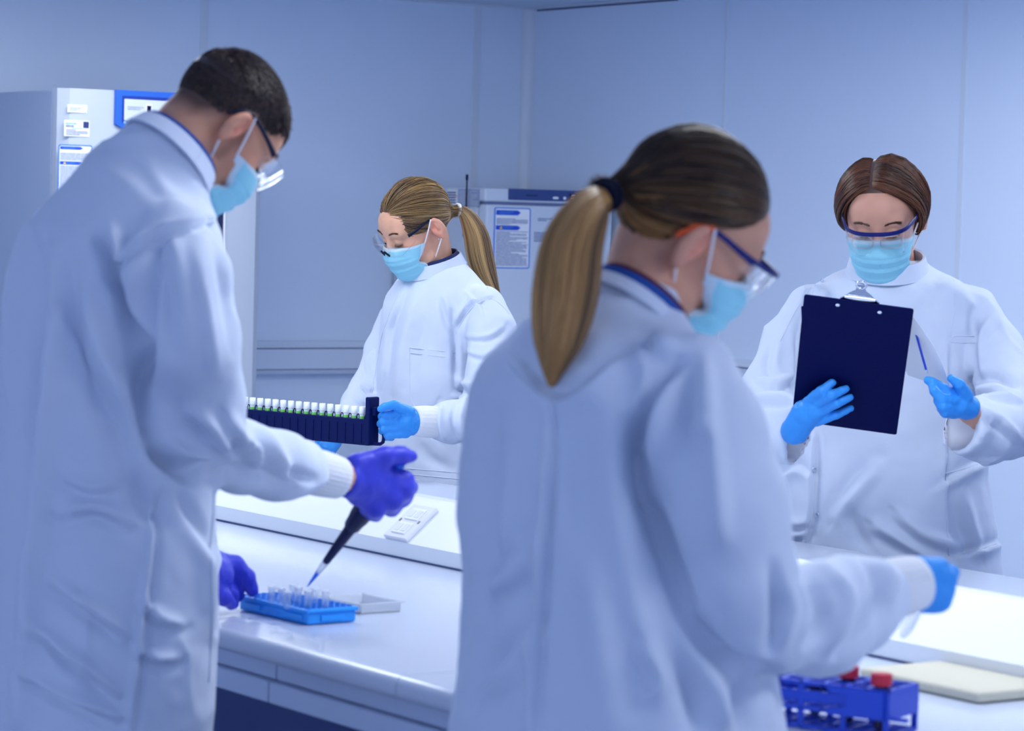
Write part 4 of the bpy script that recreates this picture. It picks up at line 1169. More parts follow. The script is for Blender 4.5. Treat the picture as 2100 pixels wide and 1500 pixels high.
    glove(body, [[(714, 985, 4.135, 37), (742, 988, 4.16, 43), (788, 1000, 4.19, 38)],
                 [(730, 966, 4.15, 34), (768, 970, 4.17, 32)],
                 [(775, 975, 4.18, 22), (830, 984, 4.195, 18), (838, 1000, 4.25, 17), (812, 1006, 4.28, 15)],
                 [(785, 992, 4.18, 22), (828, 1004, 4.19, 19), (826, 1022, 4.25, 17), (800, 1020, 4.28, 15)],
                 [(765, 1008, 4.17, 24), (806, 1026, 4.18, 19), (803, 1042, 4.24, 17), (778, 1037, 4.27, 14)],
                 [(740, 1014, 4.16, 26), (772, 1043, 4.17, 18), (768, 1053, 4.22, 16), (748, 1044, 4.25, 13)],
                 [(735, 952, 4.14, 22), (785, 938, 4.16, 20), (822, 934, 4.18, 17.5), (842, 936, 4.19, 14)]], M_PURPLE, 0.0028, 0.009,
          extra=lambda S: S.fn(plane_cut(wc, wn, 0.08), 0.003, True))
    glove(body, [[(400, 1160, 4.38, 38), (440, 1180, 4.43, 40)],
                 [(440, 1152, 4.44, 24), (482, 1160, 4.47, 20), (505, 1185, 4.49, 18), (518, 1212, 4.5, 13)],
                 [(445, 1175, 4.45, 22), (475, 1195, 4.49, 18), (488, 1222, 4.505, 14)],
                 [(445, 1200, 4.43, 22), (470, 1218, 4.47, 18), (478, 1238, 4.49, 13)],
                 [(430, 1205, 4.40, 22), (458, 1225, 4.42, 17), (474, 1240, 4.44, 12)]], M_PURPLE)
    # short hair: faded sides, longer top falling forward
    def test(p): return p[:, 2] > np.interp(p[:, 1], [-0.12, -0.07, -0.035, 0.0, 0.04, 0.07, 0.09], [0.035, 0.045, 0.06, 0.078, 0.074, 0.074, 0.086])
    hb = hair_cap(hd, 0.003, test, M_HAIR, (0.03, 0.02, 0.02), body)
    d = rand_dirs(26000); p = scalp(d, 0.0)
    lim = np.interp(p[:, 1], [-0.12, -0.07, -0.035, 0.0, 0.03, 0.07, 0.09], [-0.045, -0.04, 0.01, 0.045, 0.035, 0.060, 0.080])
    k = p[:, 2] > lim + rng.uniform(0, 0.02, len(p)); d = d[k][:11000]; p = scalp(d, 0.0); hgt = np.clip((p[:, 2] - 0.045) / 0.06, 0, 1)
    L = 0.005 + 0.022 * hgt + 0.022 * hgt * np.clip(p[:, 1] / 0.08, 0, 1)
    nrm = d / SR_; nrm /= np.linalg.norm(nrm, axis=1)[:, None]
    dr = np.stack([0.1 * rng.normal(size=len(d)), 0.75 * hgt + 0.1, -0.55 * (1 - hgt) - 0.15], 1) + 0.22 * rng.normal(size=(len(d), 3))
    tng = dr - (dr * nrm).sum(1)[:, None] * nrm; tng /= np.linalg.norm(tng, axis=1)[:, None] + 1e-9
    s = np.linspace(0, 1, 6)
    up = 0.40 + 0.0 * hgt
    pts = p[:, None] + L[:, None, None] * (tng[:, None] * s[None, :, None] + nrm[:, None] * (up[:, None] * (s - 0.45 * s * s)[None])[..., None])
    # keep strands outside the skull
    q = (pts - SC) / (SR_ + 0.002); rr = np.linalg.norm(q, axis=2); pts = np.where((rr < 1)[..., None], SC + q / rr[..., None] * (SR_ + 0.002), pts)
    pts[..., 2] -= (np.clip(pts[..., 1] - 0.085, 0, 1) * 0.5)
    V, F = strands(hd.w(pts.reshape(-1, 3)).reshape(pts.shape), 0.0009, 0.3)
    c = np.where(rng.random(len(d))[:, None] < 0.15, np.array([[0.10, 0.062, 0.05]]), np.array([[0.034, 0.021, 0.021]])) * rng.uniform(0.7, 1.4, (len(d), 1))
    h = obj('hair', V, F, M_HAIR, body, smooth=True, cols=np.repeat(c, 18, axis=0)); h['kind'] = 'stuff'
    mask_sheet(hd, body)
    glasses(hd, body, M_LENS, M_FRAMEK, brow=False, zt=0.036, low=-0.014, lens_y=0.134)
    brows_lashes(hd, body, (0.02, 0.013, 0.012))
    return body

# ---------------------------------------------------------------- woman with brown ponytail, back to the lens
def front_woman():
    hd = Head(face_frame(1400, 484, 3.30, norm([0.925, 0.38]), 31, -18, 0.845), 'f', P(1298, 662, 3.258), (0.054, 0.056))
    rows = [(625, 1180, 1330, 3.26), (652, 1128, 1375, 3.25), (690, 1068, 1425, 3.25), (730, 1014, 1465, 3.25), (790, 980, 1500, 3.25), (870, 966, 1490, 3.25), (960, 956, 1490, 3.25),
            (1080, 948, 1510, 3.25), (1200, 960, 1540, 3.25), (1330, 955, 1570, 3.25), (1500, 941, 1594, 3.25), (1850, 925, 1620, 3.25)]
    arms = [[(1415, 770, 3.12, 92), (1448, 880, 3.09, 112), (1488, 1040, 3.08, 120), (1524, 1200, 3.09, 112), (1560, 1285, 3.10, 100), (1670, 1272, 3.16, 108), (1750, 1240, 3.215, 94), (1795, 1222, 3.237, 74)],
            [(1150, 780, 3.40, 90), (1230, 1050, 3.45, 80), (1330, 1200, 3.52, 70), (1420, 1220, 3.62, 45)]]
    folds = [
        ([(1385, 740), (1345, 800), (1312, 880), (1305, 960), (1325, 1040), (1362, 1140), (1400, 1240)], 18, -0.022),
        ([(1372, 745), (1325, 820), (1298, 900)], 14, 0.010), ([(1400, 770), (1365, 860), (1350, 960)], 18, 0.010), ([(1420, 760), (1402, 850), (1400, 960)], 18, -0.008),
        ([(1440, 740), (1450, 850), (1470, 980), (1480, 1100)], 20, 0.010), ([(1410, 880), (1440, 870), (1455, 900)], 12, 0.006),
        ([(1400, 1250), (1450, 1320), (1510, 1370), (1580, 1385)], 16, -0.014), ([(1585, 1160), (1598, 1240), (1580, 1340)], 13, -0.010), ([(1612, 1190), (1622, 1250), (1608, 1320)], 11, 0.005),
        ([(1655, 1185), (1688, 1240), (1684, 1285), (1655, 1320)], 13, -0.010), ([(1690, 1160), (1735, 1215), (1735, 1270), (1700, 1340)], 12, 0.006), ([(1780, 1165), (1806, 1203), (1797, 1245), (1757, 1295), (1715, 1345)], 12, -0.010),
        ([(1742, 1148), (1770, 1190), (1765, 1250)], 10, 0.004), ([(1640, 1200), (1650, 1250), (1640, 1330)], 9, 0.004), ([(1800, 1150), (1832, 1185), (1828, 1250)], 9, 0.004),
        ([(1125, 830), (1118, 960), (1110, 1100), (1100, 1280), (1085, 1500)], 7, 0.006), ([(1138, 830), (1132, 960), (1124, 1100), (1113, 1280), (1100, 1500)], 9, -0.004),
        ([(1080, 760), (1130, 815), (1190, 800), (1250, 750), (1310, 730)], 14, 0.005, 'step'),
        ([(1180, 860), (1190, 1000), (1220, 1160)], 34, -0.008), ([(1260, 850), (1270, 1020), (1310, 1250), (1360, 1440)], 34, 0.009), ([(1200, 1000), (1230, 1250), (1260, 1480)], 40, 0.008),
        ([(1010, 860), (1000, 1050), (1010, 1250)], 30, -0.008), ([(1050, 900), (1045, 1100), (1030, 1300)], 30, 0.007), ([(1090, 1120), (1060, 1180), (1010, 1220)], 20, 0.008, 'fold'), ([(1100, 1300), (1050, 1380), (1000, 1430)], 22, 0.008, 'fold'),
        ([(1380, 1330), (1420, 1420), (1440, 1500)], 24, -0.014), ([(1450, 1380), (1480, 1500)], 22, 0.012), ([(1520, 1400), (1530, 1500)], 18, -0.012), ([(1330, 1330), (1360, 1400), (1330, 1430)], 20, 0.007, 'fold'),
        ([(1290, 700), (1330, 760), (1310, 840)], 22, 0.006), ([(1340, 690), (1390, 730)], 20, 0.006)]
    body, coat, V, Q = person('woman in white lab coat seen from behind, long brown ponytail and orange-tipped glasses', rows, FU, 0.72, arms, 0.5, hd,
        skin_fn((0.60, 0.30, 0.20)), 0.0048, folds, 2.0, 0.0038, extra=lambda S: S.cone(P(1262, 725, 3.25), P(1290, 656, 3.255), 0.10, 0.056, 0.04), wristskin=[[(1800, 1215, 3.25, 40), (1885, 1198, 3.28, 36)]])
    ring_band('collar', P(1292, 655, 3.256), np.array([*FU * 0.62, 0.78]), np.array([FU[1], -FU[0], 0]), 0.057, 0.062, 0.016, 0.004, M_COAT, coat, 1.12)
    ring_band('lanyard', P(1295, 650, 3.258), np.array([*FU * 0.62, 0.78]), np.array([FU[1], -FU[0], 0]), 0.054, 0.059, 0.024, 0.003, M_LANY, body, 1.06)
    ring_band('shirt_collar', P(1298, 646, 3.26), np.array([*FU * 0.62, 0.78]), np.array([FU[1], -FU[0], 0]), 0.051, 0.056, 0.027, 0.003, M_MAROON, body, 1.06)
    seams(V, Q, coat, [[(1140, 830), (1125, 960), (1116, 1100), (1104, 1280), (1090, 1495)], [(1040, 745), (1090, 800), (1140, 830), (1200, 800), (1260, 745), (1320, 725)], [(1385, 745), (1345, 810), (1315, 890)]], 0.0014)
    rib_cuff(P(1806, 1214, 3.246), P(1878, 1196, 3.28), 62 * 3.25 / FPX, 56 * 3.28 / FPX, M_KNIT, coat, 26)
    glove(body, [[(1868, 1198, 3.275, 50), (1900, 1196, 3.29, 50)], [(1880, 1170, 3.28, 28), (1925, 1165, 3.30, 20), (1950, 1176, 3.32, 16), (1956, 1182, 3.34, 12)],
                 [(1900, 1180, 3.28, 24), (1942, 1190, 3.295, 19), (1938, 1206, 3.34, 16)], [(1900, 1205, 3.28, 25), (1938, 1212, 3.29, 19), (1930, 1222, 3.34, 15)],
                 [(1895, 1225, 3.28, 25), (1930, 1234, 3.285, 18), (1920, 1240, 3.33, 14)], [(1885, 1235, 3.28, 20), (1918, 1246, 3.285, 14)]], M_GBLUE)
    glove(body, [[(1425, 1222, 3.63, 36), (1462, 1232, 3.68, 34)], [(1475, 1215, 3.69, 14), (1505, 1222, 3.72, 12), (1520, 1245, 3.74, 10)], [(1482, 1230, 3.70, 14), (1512, 1240, 3.73, 12), (1524, 1264, 3.745, 10)],
                 [(1478, 1246, 3.695, 14), (1505, 1258, 3.72, 12), (1514, 1280, 3.735, 10)], [(1468, 1258, 3.685, 13), (1490, 1272, 3.705, 11), (1496, 1290, 3.715, 9)], [(1450, 1214, 3.66, 14), (1478, 1198, 3.67, 11)]], M_GBLUE, 0.003)
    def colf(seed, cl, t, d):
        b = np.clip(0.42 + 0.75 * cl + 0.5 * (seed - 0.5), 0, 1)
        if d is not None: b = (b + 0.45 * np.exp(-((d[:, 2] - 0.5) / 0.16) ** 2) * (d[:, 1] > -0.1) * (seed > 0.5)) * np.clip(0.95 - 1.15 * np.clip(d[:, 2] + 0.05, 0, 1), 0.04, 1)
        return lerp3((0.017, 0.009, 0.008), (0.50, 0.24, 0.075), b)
    def tcol(seed, cl, t, d):
        b = np.clip(0.42 + 0.75 * cl + 0.4 * (seed - 0.5) + 0.25 * t, 0, 1); return lerp3((0.10, 0.052, 0.026), (0.62, 0.33, 0.115), b)
    ZF = ([-0.115, -0.085, -0.045, -0.022, 0.0, 0.03, 0.055, 0.072, 0.1], [-0.050, -0.052, -0.030, 0.032, 0.046, 0.062, 0.084, 0.100, 0.112])
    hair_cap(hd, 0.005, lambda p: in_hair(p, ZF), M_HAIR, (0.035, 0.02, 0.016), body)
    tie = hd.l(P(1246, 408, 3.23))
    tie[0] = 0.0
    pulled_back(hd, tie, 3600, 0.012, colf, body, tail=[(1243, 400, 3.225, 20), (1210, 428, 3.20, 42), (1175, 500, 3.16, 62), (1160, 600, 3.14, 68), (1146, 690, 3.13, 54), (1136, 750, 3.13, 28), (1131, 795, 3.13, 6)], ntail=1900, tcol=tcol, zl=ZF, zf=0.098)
    tw = P(1240, 402, 3.225); ax = norm(P(1205, 425, 3.20) - P(1260, 395, 3.25))
    g = G(); n = norm(np.cross(ax, [0, 0, 1.0])); b = np.cross(ax, n)
    for off in (-0.006, 0.004):
        ring = [tw + ax * off + 0.0145 * (math.cos(t) * n + math.sin(t) * b) for t in np.linspace(0, 2 * math.pi, 25)]
        g.tube(ring, 0.0055, 8)
    g.build('hair_tie', mat('black_elastic', (0.006, 0.008, 0.022), 0.8, spec=0.1), body, smooth=True)
    mask_sheet(hd, body)
    glasses(hd, body, M_FRAMEB, M_FRAMEB, M_ORANGE, low=-0.016, lens_y=0.134)
    brows_lashes(hd, body, (0.05, 0.03, 0.02))
    return body

# ---------------------------------------------------------------- blonde woman carrying the vial carrier
def blonde_woman():
    f = norm([-0.80, -0.60])
    hd = Head(face_frame(856, 470, 7.05, norm([-0.848, -0.53]), 33, 5, 0.87), 'f', P(893, 572, 7.10), (0.054, 0.060))
    rows = [(528, 862, 940, 7.1), (545, 842, 962, 7.1), (568, 822, 984, 7.1), (600, 798, 1006, 7.1), (640, 784, 1012, 7.1), (700, 782, 1004, 7.1), (760, 774, 1000, 7.1),
            (850, 766, 1000, 7.1), (950, 758, 1006, 7.1), (1050, 752, 1012, 7.1), (1300, 745, 1020, 7.1)]
    arms = [[(990, 628, 6.99, 44), (1006, 680, 6.95, 49), (1006, 760, 6.9, 48), (990, 830, 6.86, 46), (970, 862, 6.83, 45), (925, 866, 6.785, 44), (902, 867, 6.765, 38)],
            [(806, 650, 7.2, 30), (782, 720, 7.19, 34), (758, 790, 7.14, 33), (735, 828, 7.08, 30), (705, 870, 7.0, 27), (680, 905, 6.96, 22)]]
    folds = [
        ([(1000, 612), (965, 625), (938, 660), (932, 690)], 5, 0.004, 'step'), ([(928, 640), (930, 680), (934, 720), (934, 790)], 6, -0.010), ([(905, 620), (915, 660), (928, 690)], 7, -0.006), ([(912, 605), (922, 650)], 7, 0.004),
        ([(835, 590), (822, 620), (800, 680), (790, 760), (770, 830)], 5, 0.004, 'step'), ([(935, 800), (965, 805), (985, 795)], 6, -0.008), ([(932, 775), (960, 790), (990, 780)], 7, 0.006), ([(930, 815), (960, 818), (985, 812)], 6, 0.006),
        ([(950, 825), (940, 860), (950, 900)], 7, 0.006, 'fold'), ([(905, 830), (900, 865), (908, 900)], 6, 0.006, 'fold'), ([(885, 835), (882, 870), (888, 900)], 4, -0.004), ([(960, 720), (990, 730), (1015, 715)], 6, 0.004, 'fold'), ([(960, 690), (1000, 690), (1030, 670)], 6, 0.004, 'fold'),
        ([(855, 600), (830, 700), (812, 800)], 12, 0.004), ([(880, 600), (860, 700), (840, 790)], 13, -0.004), ([(765, 720), (752, 745), (756, 770)], 5, 0.005, 'fold'), ([(745, 795), (760, 805), (770, 800)], 4, -0.005), ([(730, 815), (745, 830), (765, 835)], 4, -0.004),
        ([(860, 910), (880, 940), (920, 960)], 12, -0.005), ([(960, 600), (985, 625), (992, 645)], 4, 0.003, 'step')]
    body, coat, V, Q = person('blonde ponytailed woman in white lab coat carrying a dark vial carrier', rows, f, 0.72, arms, 0.55, hd,
        skin_fn((0.72, 0.38, 0.25)), 0.0050, folds, 3.0, 0.003, arm_k=0.016, wristskin=[[(900, 866, 6.76, 24), (845, 864, 6.72, 22)]])
    ring_band('collar', P(893, 556, 7.08), np.array([*f * 0.32, 0.92]), hd.R[:, 0], 0.066, 0.068, 0.030, 0.004, M_COAT, coat, 1.12)
    ring_band('shirt_collar', P(893, 550, 7.08), np.array([*f * 0.32, 0.92]), hd.R[:, 0], 0.058, 0.060, 0.030, 0.003, M_SHIRT, body, 1.05)
    seams(V, Q, coat, [[(840, 713), (885, 718), (933, 723)], [(840, 724), (885, 729), (933, 735)], [(840, 713), (840, 770), (841, 820), (852, 836)], [(832, 576), (819, 596), (800, 640), (783, 690), (770, 760), (762, 806)],
        [(960, 534), (985, 560), (1002, 595), (1006, 612)], [(1006, 613), (985, 618), (966, 633), (948, 656), (935, 684)], [(1008, 613), (1028, 625), (1045, 645)], [(836, 961), (890, 966), (952, 971)], [(836, 973), (890, 978), (952, 984)]], 0.0013)
    rib_cuff(P(892, 866, 6.757), P(846, 864, 6.72), 33 * 6.74 / FPX, 30 * 6.72 / FPX, M_KNIT, coat, 22)
    glove(body, [[(842, 866, 6.715, 28), (828, 864, 6.70, 27)], [(834, 850, 6.70, 17), (830, 882, 6.70, 18)],
                 [(824, 849, 6.69, 10), (788, 850, 6.668, 8), (782, 855, 6.69, 7.5), (796, 858, 6.725, 7)],
                 [(824, 864, 6.69, 10), (785, 865, 6.666, 8.2), (780, 870, 6.69, 7.5), (796, 873, 6.725, 7)],
                 [(824, 878, 6.69, 10), (788, 880, 6.668, 8), (784, 885, 6.69, 7.5), (798, 887, 6.725, 7)],
                 [(824, 890, 6.69, 9.5), (795, 893, 6.673, 7.5), (791, 897, 6.69, 7), (803, 899, 6.725, 6.5)],
                 [(838, 846, 6.69, 14), (808, 831, 6.665, 10), (790, 834, 6.655, 8.5), (780, 839, 6.655, 7)]], M_GBLUE, 0.0021, 0.0025)
    glove(body, [[(682, 905, 6.955, 20), (668, 925, 6.93, 20)], [(664, 925, 6.93, 10), (650, 936, 6.92, 8), (640, 932, 6.91, 7)], [(670, 932, 6.93, 10), (658, 942, 6.92, 8), (648, 938, 6.91, 7)],
                 [(676, 930, 6.94, 10), (668, 944, 6.92, 8), (658, 942, 6.91, 7)], [(680, 926, 6.945, 9), (676, 940, 6.93, 7), (668, 942, 6.92, 6)], [(668, 905, 6.94, 10), (652, 906, 6.93, 8)]], M_GBLUE, 0.0024, 0.004)
    def colf(seed, cl, t, d):
        b = np.clip(0.45 + 0.7 * cl + 0.5 * (seed - 0.5), 0, 1)
        if d is not None: b = np.clip(b * (1.05 - 0.45 * np.clip(d[:, 1] + 0.1, 0, 1)), 0, 1)
        return lerp3((0.08, 0.045, 0.028), (0.62, 0.38, 0.15), b)
    def tcol(seed, cl, t, d):
        b = np.clip(0.45 + 0.9 * cl + 0.4 * (seed - 0.5), 0, 1); return lerp3((0.14, 0.08, 0.045), (0.75, 0.48, 0.21), b)
    hair_cap(hd, 0.004, in_hair, M_HAIR, (0.12, 0.07, 0.04), body)
    tie = hd.l(P(932, 432, 7.12)); tie[0] = 0
    pulled_back(hd, tie, 3400, 0.010, colf, body, tail=[(936, 432, 7.11, 8), (955, 440, 7.12, 15), (975, 480, 7.13, 25), (985, 530, 7.14, 27), (998, 570, 7.15, 22), (1014, 600, 7.155, 12), (1026, 618, 7.16, 3)], ntail=1300, tcol=tcol)
    tw = P(937, 432, 7.115); ax = norm(P(955, 440, 7.12) - P(925, 432, 7.10)); n = norm(np.cross(ax, [0, 0, 1.0])); b = np.cross(ax, n)
    G().tube([tw + 0.013 * (math.cos(t) * n + math.sin(t) * b) for t in np.linspace(0, 2 * math.pi, 25)], 0.006, 8).build('hair_tie', mat('pale_tie', (0.8, 0.78, 0.8), 0.7), body, smooth=True)
    mask_sheet(hd, body)
    glasses(hd, body, M_LENS, M_FRAMEK, brow=False, low=-0.016, lens_y=0.132, nose=M_FRAMEK)
    for z in (-0.024, 0.022):
        G().lathe([(0.0002, 0), (0.0022, 0.0005), (0.0022, 0.002), (0.001, 0.003)], hd.w([-0.0875, -0.014 + (0.012 if z < 0 else -0.012), z]), -hd.R[:, 0], 10).build('ear_stud', M_CHROME, body, smooth=True)
    brows_lashes(hd, body, (0.07, 0.04, 0.03))
    return body

# ---------------------------------------------------------------- woman reading the clipboard
def reader():
    f = norm([-0.20, -0.98])
    hd = Head(face_frame(1810, 452, 5.74, norm([-0.22, -0.975]), 27, -2, 0.91), 'f', P(1822, 575, 5.82), (0.056, 0.064))
    rows = [(535, 1765, 1885, 5.8), (552, 1735, 1915, 5.8), (572, 1690, 1962, 5.8), (600, 1652, 1996, 5.8), (650, 1628, 2008, 5.8), (720, 1615, 2004, 5.8), (820, 1605, 2000, 5.8), (950, 1588, 2018, 5.8),
            (1080, 1585, 2042, 5.8), (1180, 1580, 2057, 5.8), (1500, 1560, 2080, 5.8)]
    arms = [[(1662, 632, 5.74, 50), (1622, 710, 5.70, 58), (1582, 800, 5.62, 60), (1572, 842, 5.55, 60), (1598, 880, 5.48, 66), (1642, 892, 5.445, 71)],
            [(1990, 640, 5.76, 54), (2035, 720, 5.72, 60), (2075, 820, 5.62, 64), (2078, 872, 5.55, 64), (2020, 884, 5.46, 66), (1966, 872, 5.40, 64)]]
    def cutters(S):
        for c, n_, r in ((P(1641, 893, 5.455), (0.85, -0.45, -0.15), 73), (P(1964, 868, 5.415), (-0.82, -0.50, 0.12), 68)):
            n_ = norm(n_); S.fn(plane_cut(c, n_, 0.11), 0.003, True)
            S.cone(c - n_ * 0.030, c + n_ * 0.06, (r - 15) * 5.4 / FPX, (r - 10) * 5.4 / FPX, 0.004, True)
    folds = [
        ([(1672, 900), (1668, 980), (1664, 1060), (1650, 1115)], 5, 0.005, 'step'), ([(1660, 590), (1640, 680), (1648, 760), (1640, 800)], 9, -0.010), ([(1650, 720), (1640, 780), (1625, 800)], 9, -0.008),
        ([(1560, 780), (1590, 790), (1625, 770)], 9, 0.008, 'fold'), ([(1545, 820), (1580, 815), (1620, 815)], 9, 0.007, 'fold'), ([(1540, 850), (1575, 880), (1590, 930)], 10, 0.006, 'fold'), ([(1600, 700), (1590, 750), (1600, 770)], 10, 0.005, 'fold'),
        ([(1995, 640), (1998, 720), (1995, 790)], 9, -0.010), ([(2000, 780), (2040, 770), (2080, 790)], 9, -0.010), ([(1995, 800), (2040, 800), (2090, 815)], 10, 0.007, 'fold'), ([(2020, 840), (2060, 870), (2090, 900)], 10, 0.006, 'fold'),
        ([(2040, 640), (2010, 700), (2000, 760)], 10, 0.006), ([(1945, 700), (1945, 800), (1945, 880)], 5, 0.003, 'step'),
        ([(1945, 870), (1942, 1000), (1950, 1130)], 6, 0.003, 'step'), ([(1800, 960), (1750, 1020), (1720, 1060)], 16, 0.007, 'fold'), ([(1850, 1060), (1900, 1100), (1960, 1120)], 16, 0.010, 'fold'), ([(1800, 1080), (1870, 1120), (1930, 1150)], 14, 0.009, 'fold'),
        ([(1740, 1050), (1760, 1100), (1790, 1130)], 16, -0.008), ([(1980, 1020), (1990, 1080), (2010, 1130)], 14, 0.007, 'fold'), ([(1960, 1142), (2010, 1128), (2052, 1112)], 6, 0.005, 'step'),
        ([(1925, 1000), (1990, 960), (2028, 945)], 8, 0.006, 'step'), ([(1590, 1060), (1630, 1075), (1660, 1070)], 8, 0.005, 'fold'), ([(1590, 1095), (1620, 1100), (1650, 1095)], 7, 0.005, 'fold'), ([(1595, 985), (1630, 960), (1660, 975)], 7, 0.005, 'step'),
        ([(1900, 580), (1960, 600), (2000, 640)], 16, 0.006), ([(1930, 560), (1900, 620), (1890, 690)], 18, -0.005), ([(1700, 600), (1680, 620)], 10, 0.004)]
    def post(V, Q):
        return sculpt(V, Q, [])
    body, coat, V, Q = person('red-brown haired woman in white lab coat reading a dark clipboard', rows, f, 0.70, arms, 0.5, hd,
        skin_fn((0.66, 0.33, 0.23)), 0.0050, folds, 4.0, 0.0035, arm_k=0.018, cutters=cutters, post=post,
        wristskin=[[(1600, 884, 5.47, 26), (1636, 882, 5.41, 23)], [(2030, 872, 5.44, 28), (1978, 842, 5.35, 23)]])
    ring_band('collar', P(1820, 560, 5.77), np.array([f[0] * 0.28, f[1] * 0.28, 0.93]), hd.R[:, 0], 0.070, 0.074, 0.034, 0.005, M_COAT, coat, 1.14)
    seams(V, Q, coat, [[(1674, 890), (1670, 980), (1666, 1060), (1652, 1112)], [(1690, 560), (1668, 590), (1660, 640)], [(1998, 690), (1950, 688), (1947, 800)], [(1949, 702), (2000, 704)], [(1955, 560), (1958, 640), (1948, 690)],
        [(1942, 930), (1940, 1030), (1946, 1140)], [(1930, 973), (1985, 960), (2026, 946)], [(1955, 1142), (2010, 1128), (2050, 1113)], [(1600, 700), (1630, 640), (1662, 590)]])
    for (px, py) in ((1684, 574), (1673, 957), (1673, 1053)):
        p, n = surf(V, Q, px, py)
        ring = [p + n * 0.003 + 0.0042 * (math.cos(t) * norm(np.cross(n, [0, 0, 1.0])) + math.sin(t) * np.array([0, 0, 1.0])) for t in np.linspace(0, 2 * math.pi, 19)]
        G().tube(ring, 0.0012, 6).build('snap_button', M_SNAP, coat, smooth=True)
    glove(body, [[(1630, 884, 5.395, 30), (1652, 850, 5.375, 31), (1668, 842, 5.365, 27)],
                 [(1658, 826, 5.36, 13), (1684, 802, 5.332, 10.5), (1707, 785, 5.335, 8.5)], [(1668, 834, 5.358, 13), (1705, 811, 5.325, 10.5), (1735, 798, 5.335, 8.5)],
                 [(1674, 848, 5.362, 13), (1714, 828, 5.335, 10), (1743, 815, 5.345, 8.3)], [(1676, 864, 5.37, 12), (1714, 852, 5.352, 9.5), (1745, 838, 5.362, 7.8)],
                 [(1652, 832, 5.385, 15), (1672, 812, 5.415, 11), (1690, 800, 5.42, 9)]], M_GBLUE, 0.0022, 0.003)
    glove(body, [[(1984, 836, 5.345, 27), (1965, 828, 5.33, 29)], [(1968, 808, 5.33, 17), (1938, 800, 5.31, 12), (1912, 784, 5.305, 10), (1902, 780, 5.31, 8)],
                 [(1960, 822, 5.315, 15), (1932, 818, 5.295, 12), (1916, 802, 5.295, 10), (1912, 792, 5.30, 8)], [(1958, 838, 5.32, 14), (1934, 836, 5.295, 12), (1922, 822, 5.30, 9)],
                 [(1960, 848, 5.325, 13), (1938, 846, 5.30, 11), (1928, 838, 5.305, 8)], [(1980, 812, 5.32, 17), (1968, 790, 5.30, 12), (1950, 776, 5.295, 9)]], M_GBLUE, 0.0022, 0.003)
    # centre-parted hair drawn low behind the neck
    def test(p): return p[:, 2] > np.interp(p[:, 1], [-0.12, -0.05, 0.0, 0.04, 0.07, 0.086], [-0.06, -0.06, -0.05, 0.00, 0.060, 0.104])
    hair_cap(hd, 0.0035, test, M_HAIR, (0.09, 0.045, 0.035), body)
    n = 4200; t = np.linspace(0, 1, 18)
    sg = rng.choice([-1.0, 1.0], n); a = rng.uniform(0, 1, n) ** 0.8                  # along the parting, front to crown
    ph = np.radians(np.interp(a, [0, 1], [47, 150]))                                  # elevation over the top
    A = np.stack([0.20 + 0.6 * sg * 0.03 * np.ones(n), np.cos(ph), np.sin(ph)], 1); A /= np.linalg.norm(A, axis=1)[:, None]
    elev = rng.normal(0, 0.06, n)
    Bm = np.stack([sg * np.interp(a, [0, 0.3], [0.80, 0.96]), np.interp(a, [0, 0.35, 1], [0.56, 0.25, -0.45]) + rng.normal(0, 0.04, n), np.interp(a, [0, 0.4, 1], [0.22, 0.28, 0.35]) + elev], 1); Bm /= np.linalg.norm(Bm, axis=1)[:, None]
    Cc = np.stack([sg * 0.88, np.interp(a, [0, 1], [0.02, -0.50]), np.interp(a, [0, 0.5, 1], [-0.78, -0.65, -0.35])], 1) + rng.normal(0, 0.05, (n, 3)); Cc /= np.linalg.norm(Cc, axis=1)[:, None]
    E = np.tile(norm([0, -0.86, -0.62]), (n, 1)) + np.stack([sg * 0.12, np.zeros(n), np.zeros(n)], 1)
    tt = t[None, :, None]
    K = [A, Bm, Cc, E]
    pts = np.zeros((n, 18, 3))
    for j, x in enumerate(t * 3):
        i = min(int(x), 2); fr = x - i; p0, p1, p2, p3 = K[max(i - 1, 0)], K[i], K[i + 1], K[min(i + 2, 3)]
        pts[:, j] = 0.5 * ((2 * p1) + (-p0 + p2) * fr + (2 * p0 - 5 * p1 + 4 * p2 - p3) * fr * fr + (-p0 + 3 * p1 - 3 * p2 + p3) * fr ** 3)
    pts /= np.linalg.norm(pts, axis=2)[..., None]
    lay = rng.uniform(0.15, 1, n)[:, None] * np.interp(t, [0, 0.12, 0.5, 1], [0.1, 0.8, 1.65, 1.4])[None] * 0.016 + 0.004 * np.clip(t / 0.1, 0, 1)[None]
    pts = SC + pts * (SR_ + lay[..., None])
    V2, F2 = strands(hd.w(pts.reshape(-1, 3)).reshape(pts.shape), 0.0011 * rng.uniform(0.7, 1.3, n), 0.5)
    seed = rng.random(n); cl = vnoise(np.stack([sg * 2 + a * 7, elev * 20, seed * 1.5], 1))
    b = np.clip(0.38 + 0.9 * cl + 0.4 * (seed - 0.5), 0, 1)
    cols = np.repeat(lerp3((0.026, 0.010, 0.008), (0.21, 0.075, 0.034), b ** 1.3), 54, axis=0)
    h = obj('hair', V2, F2, M_HAIR, body, smooth=True, cols=cols); h['kind'] = 'stuff'
    S = SDF(); S.ell(hd.w([0.0, -0.105, -0.045]), (0.036, 0.034, 0.036)); 
    c = hd.w([0.0, -0.105, -0.045]); bv, bq = mesh_sdf(S, c - 0.06, c + 0.06, 0.004)
    obj('hair_knot', bv, bq, M_HAIR, h, smooth=True, cols=np.tile((0.05, 0.022, 0.016), (len(bv), 1)))
    mask_sheet(hd, body)
    glasses(hd, body, M_FRAMEB, M_FRAMEB, M_ORANGE, low=-0.026, lens_y=0.136, zt=0.034, bar=0.0052)
    # her own spectacles under the safety glasses
    sp_ = None
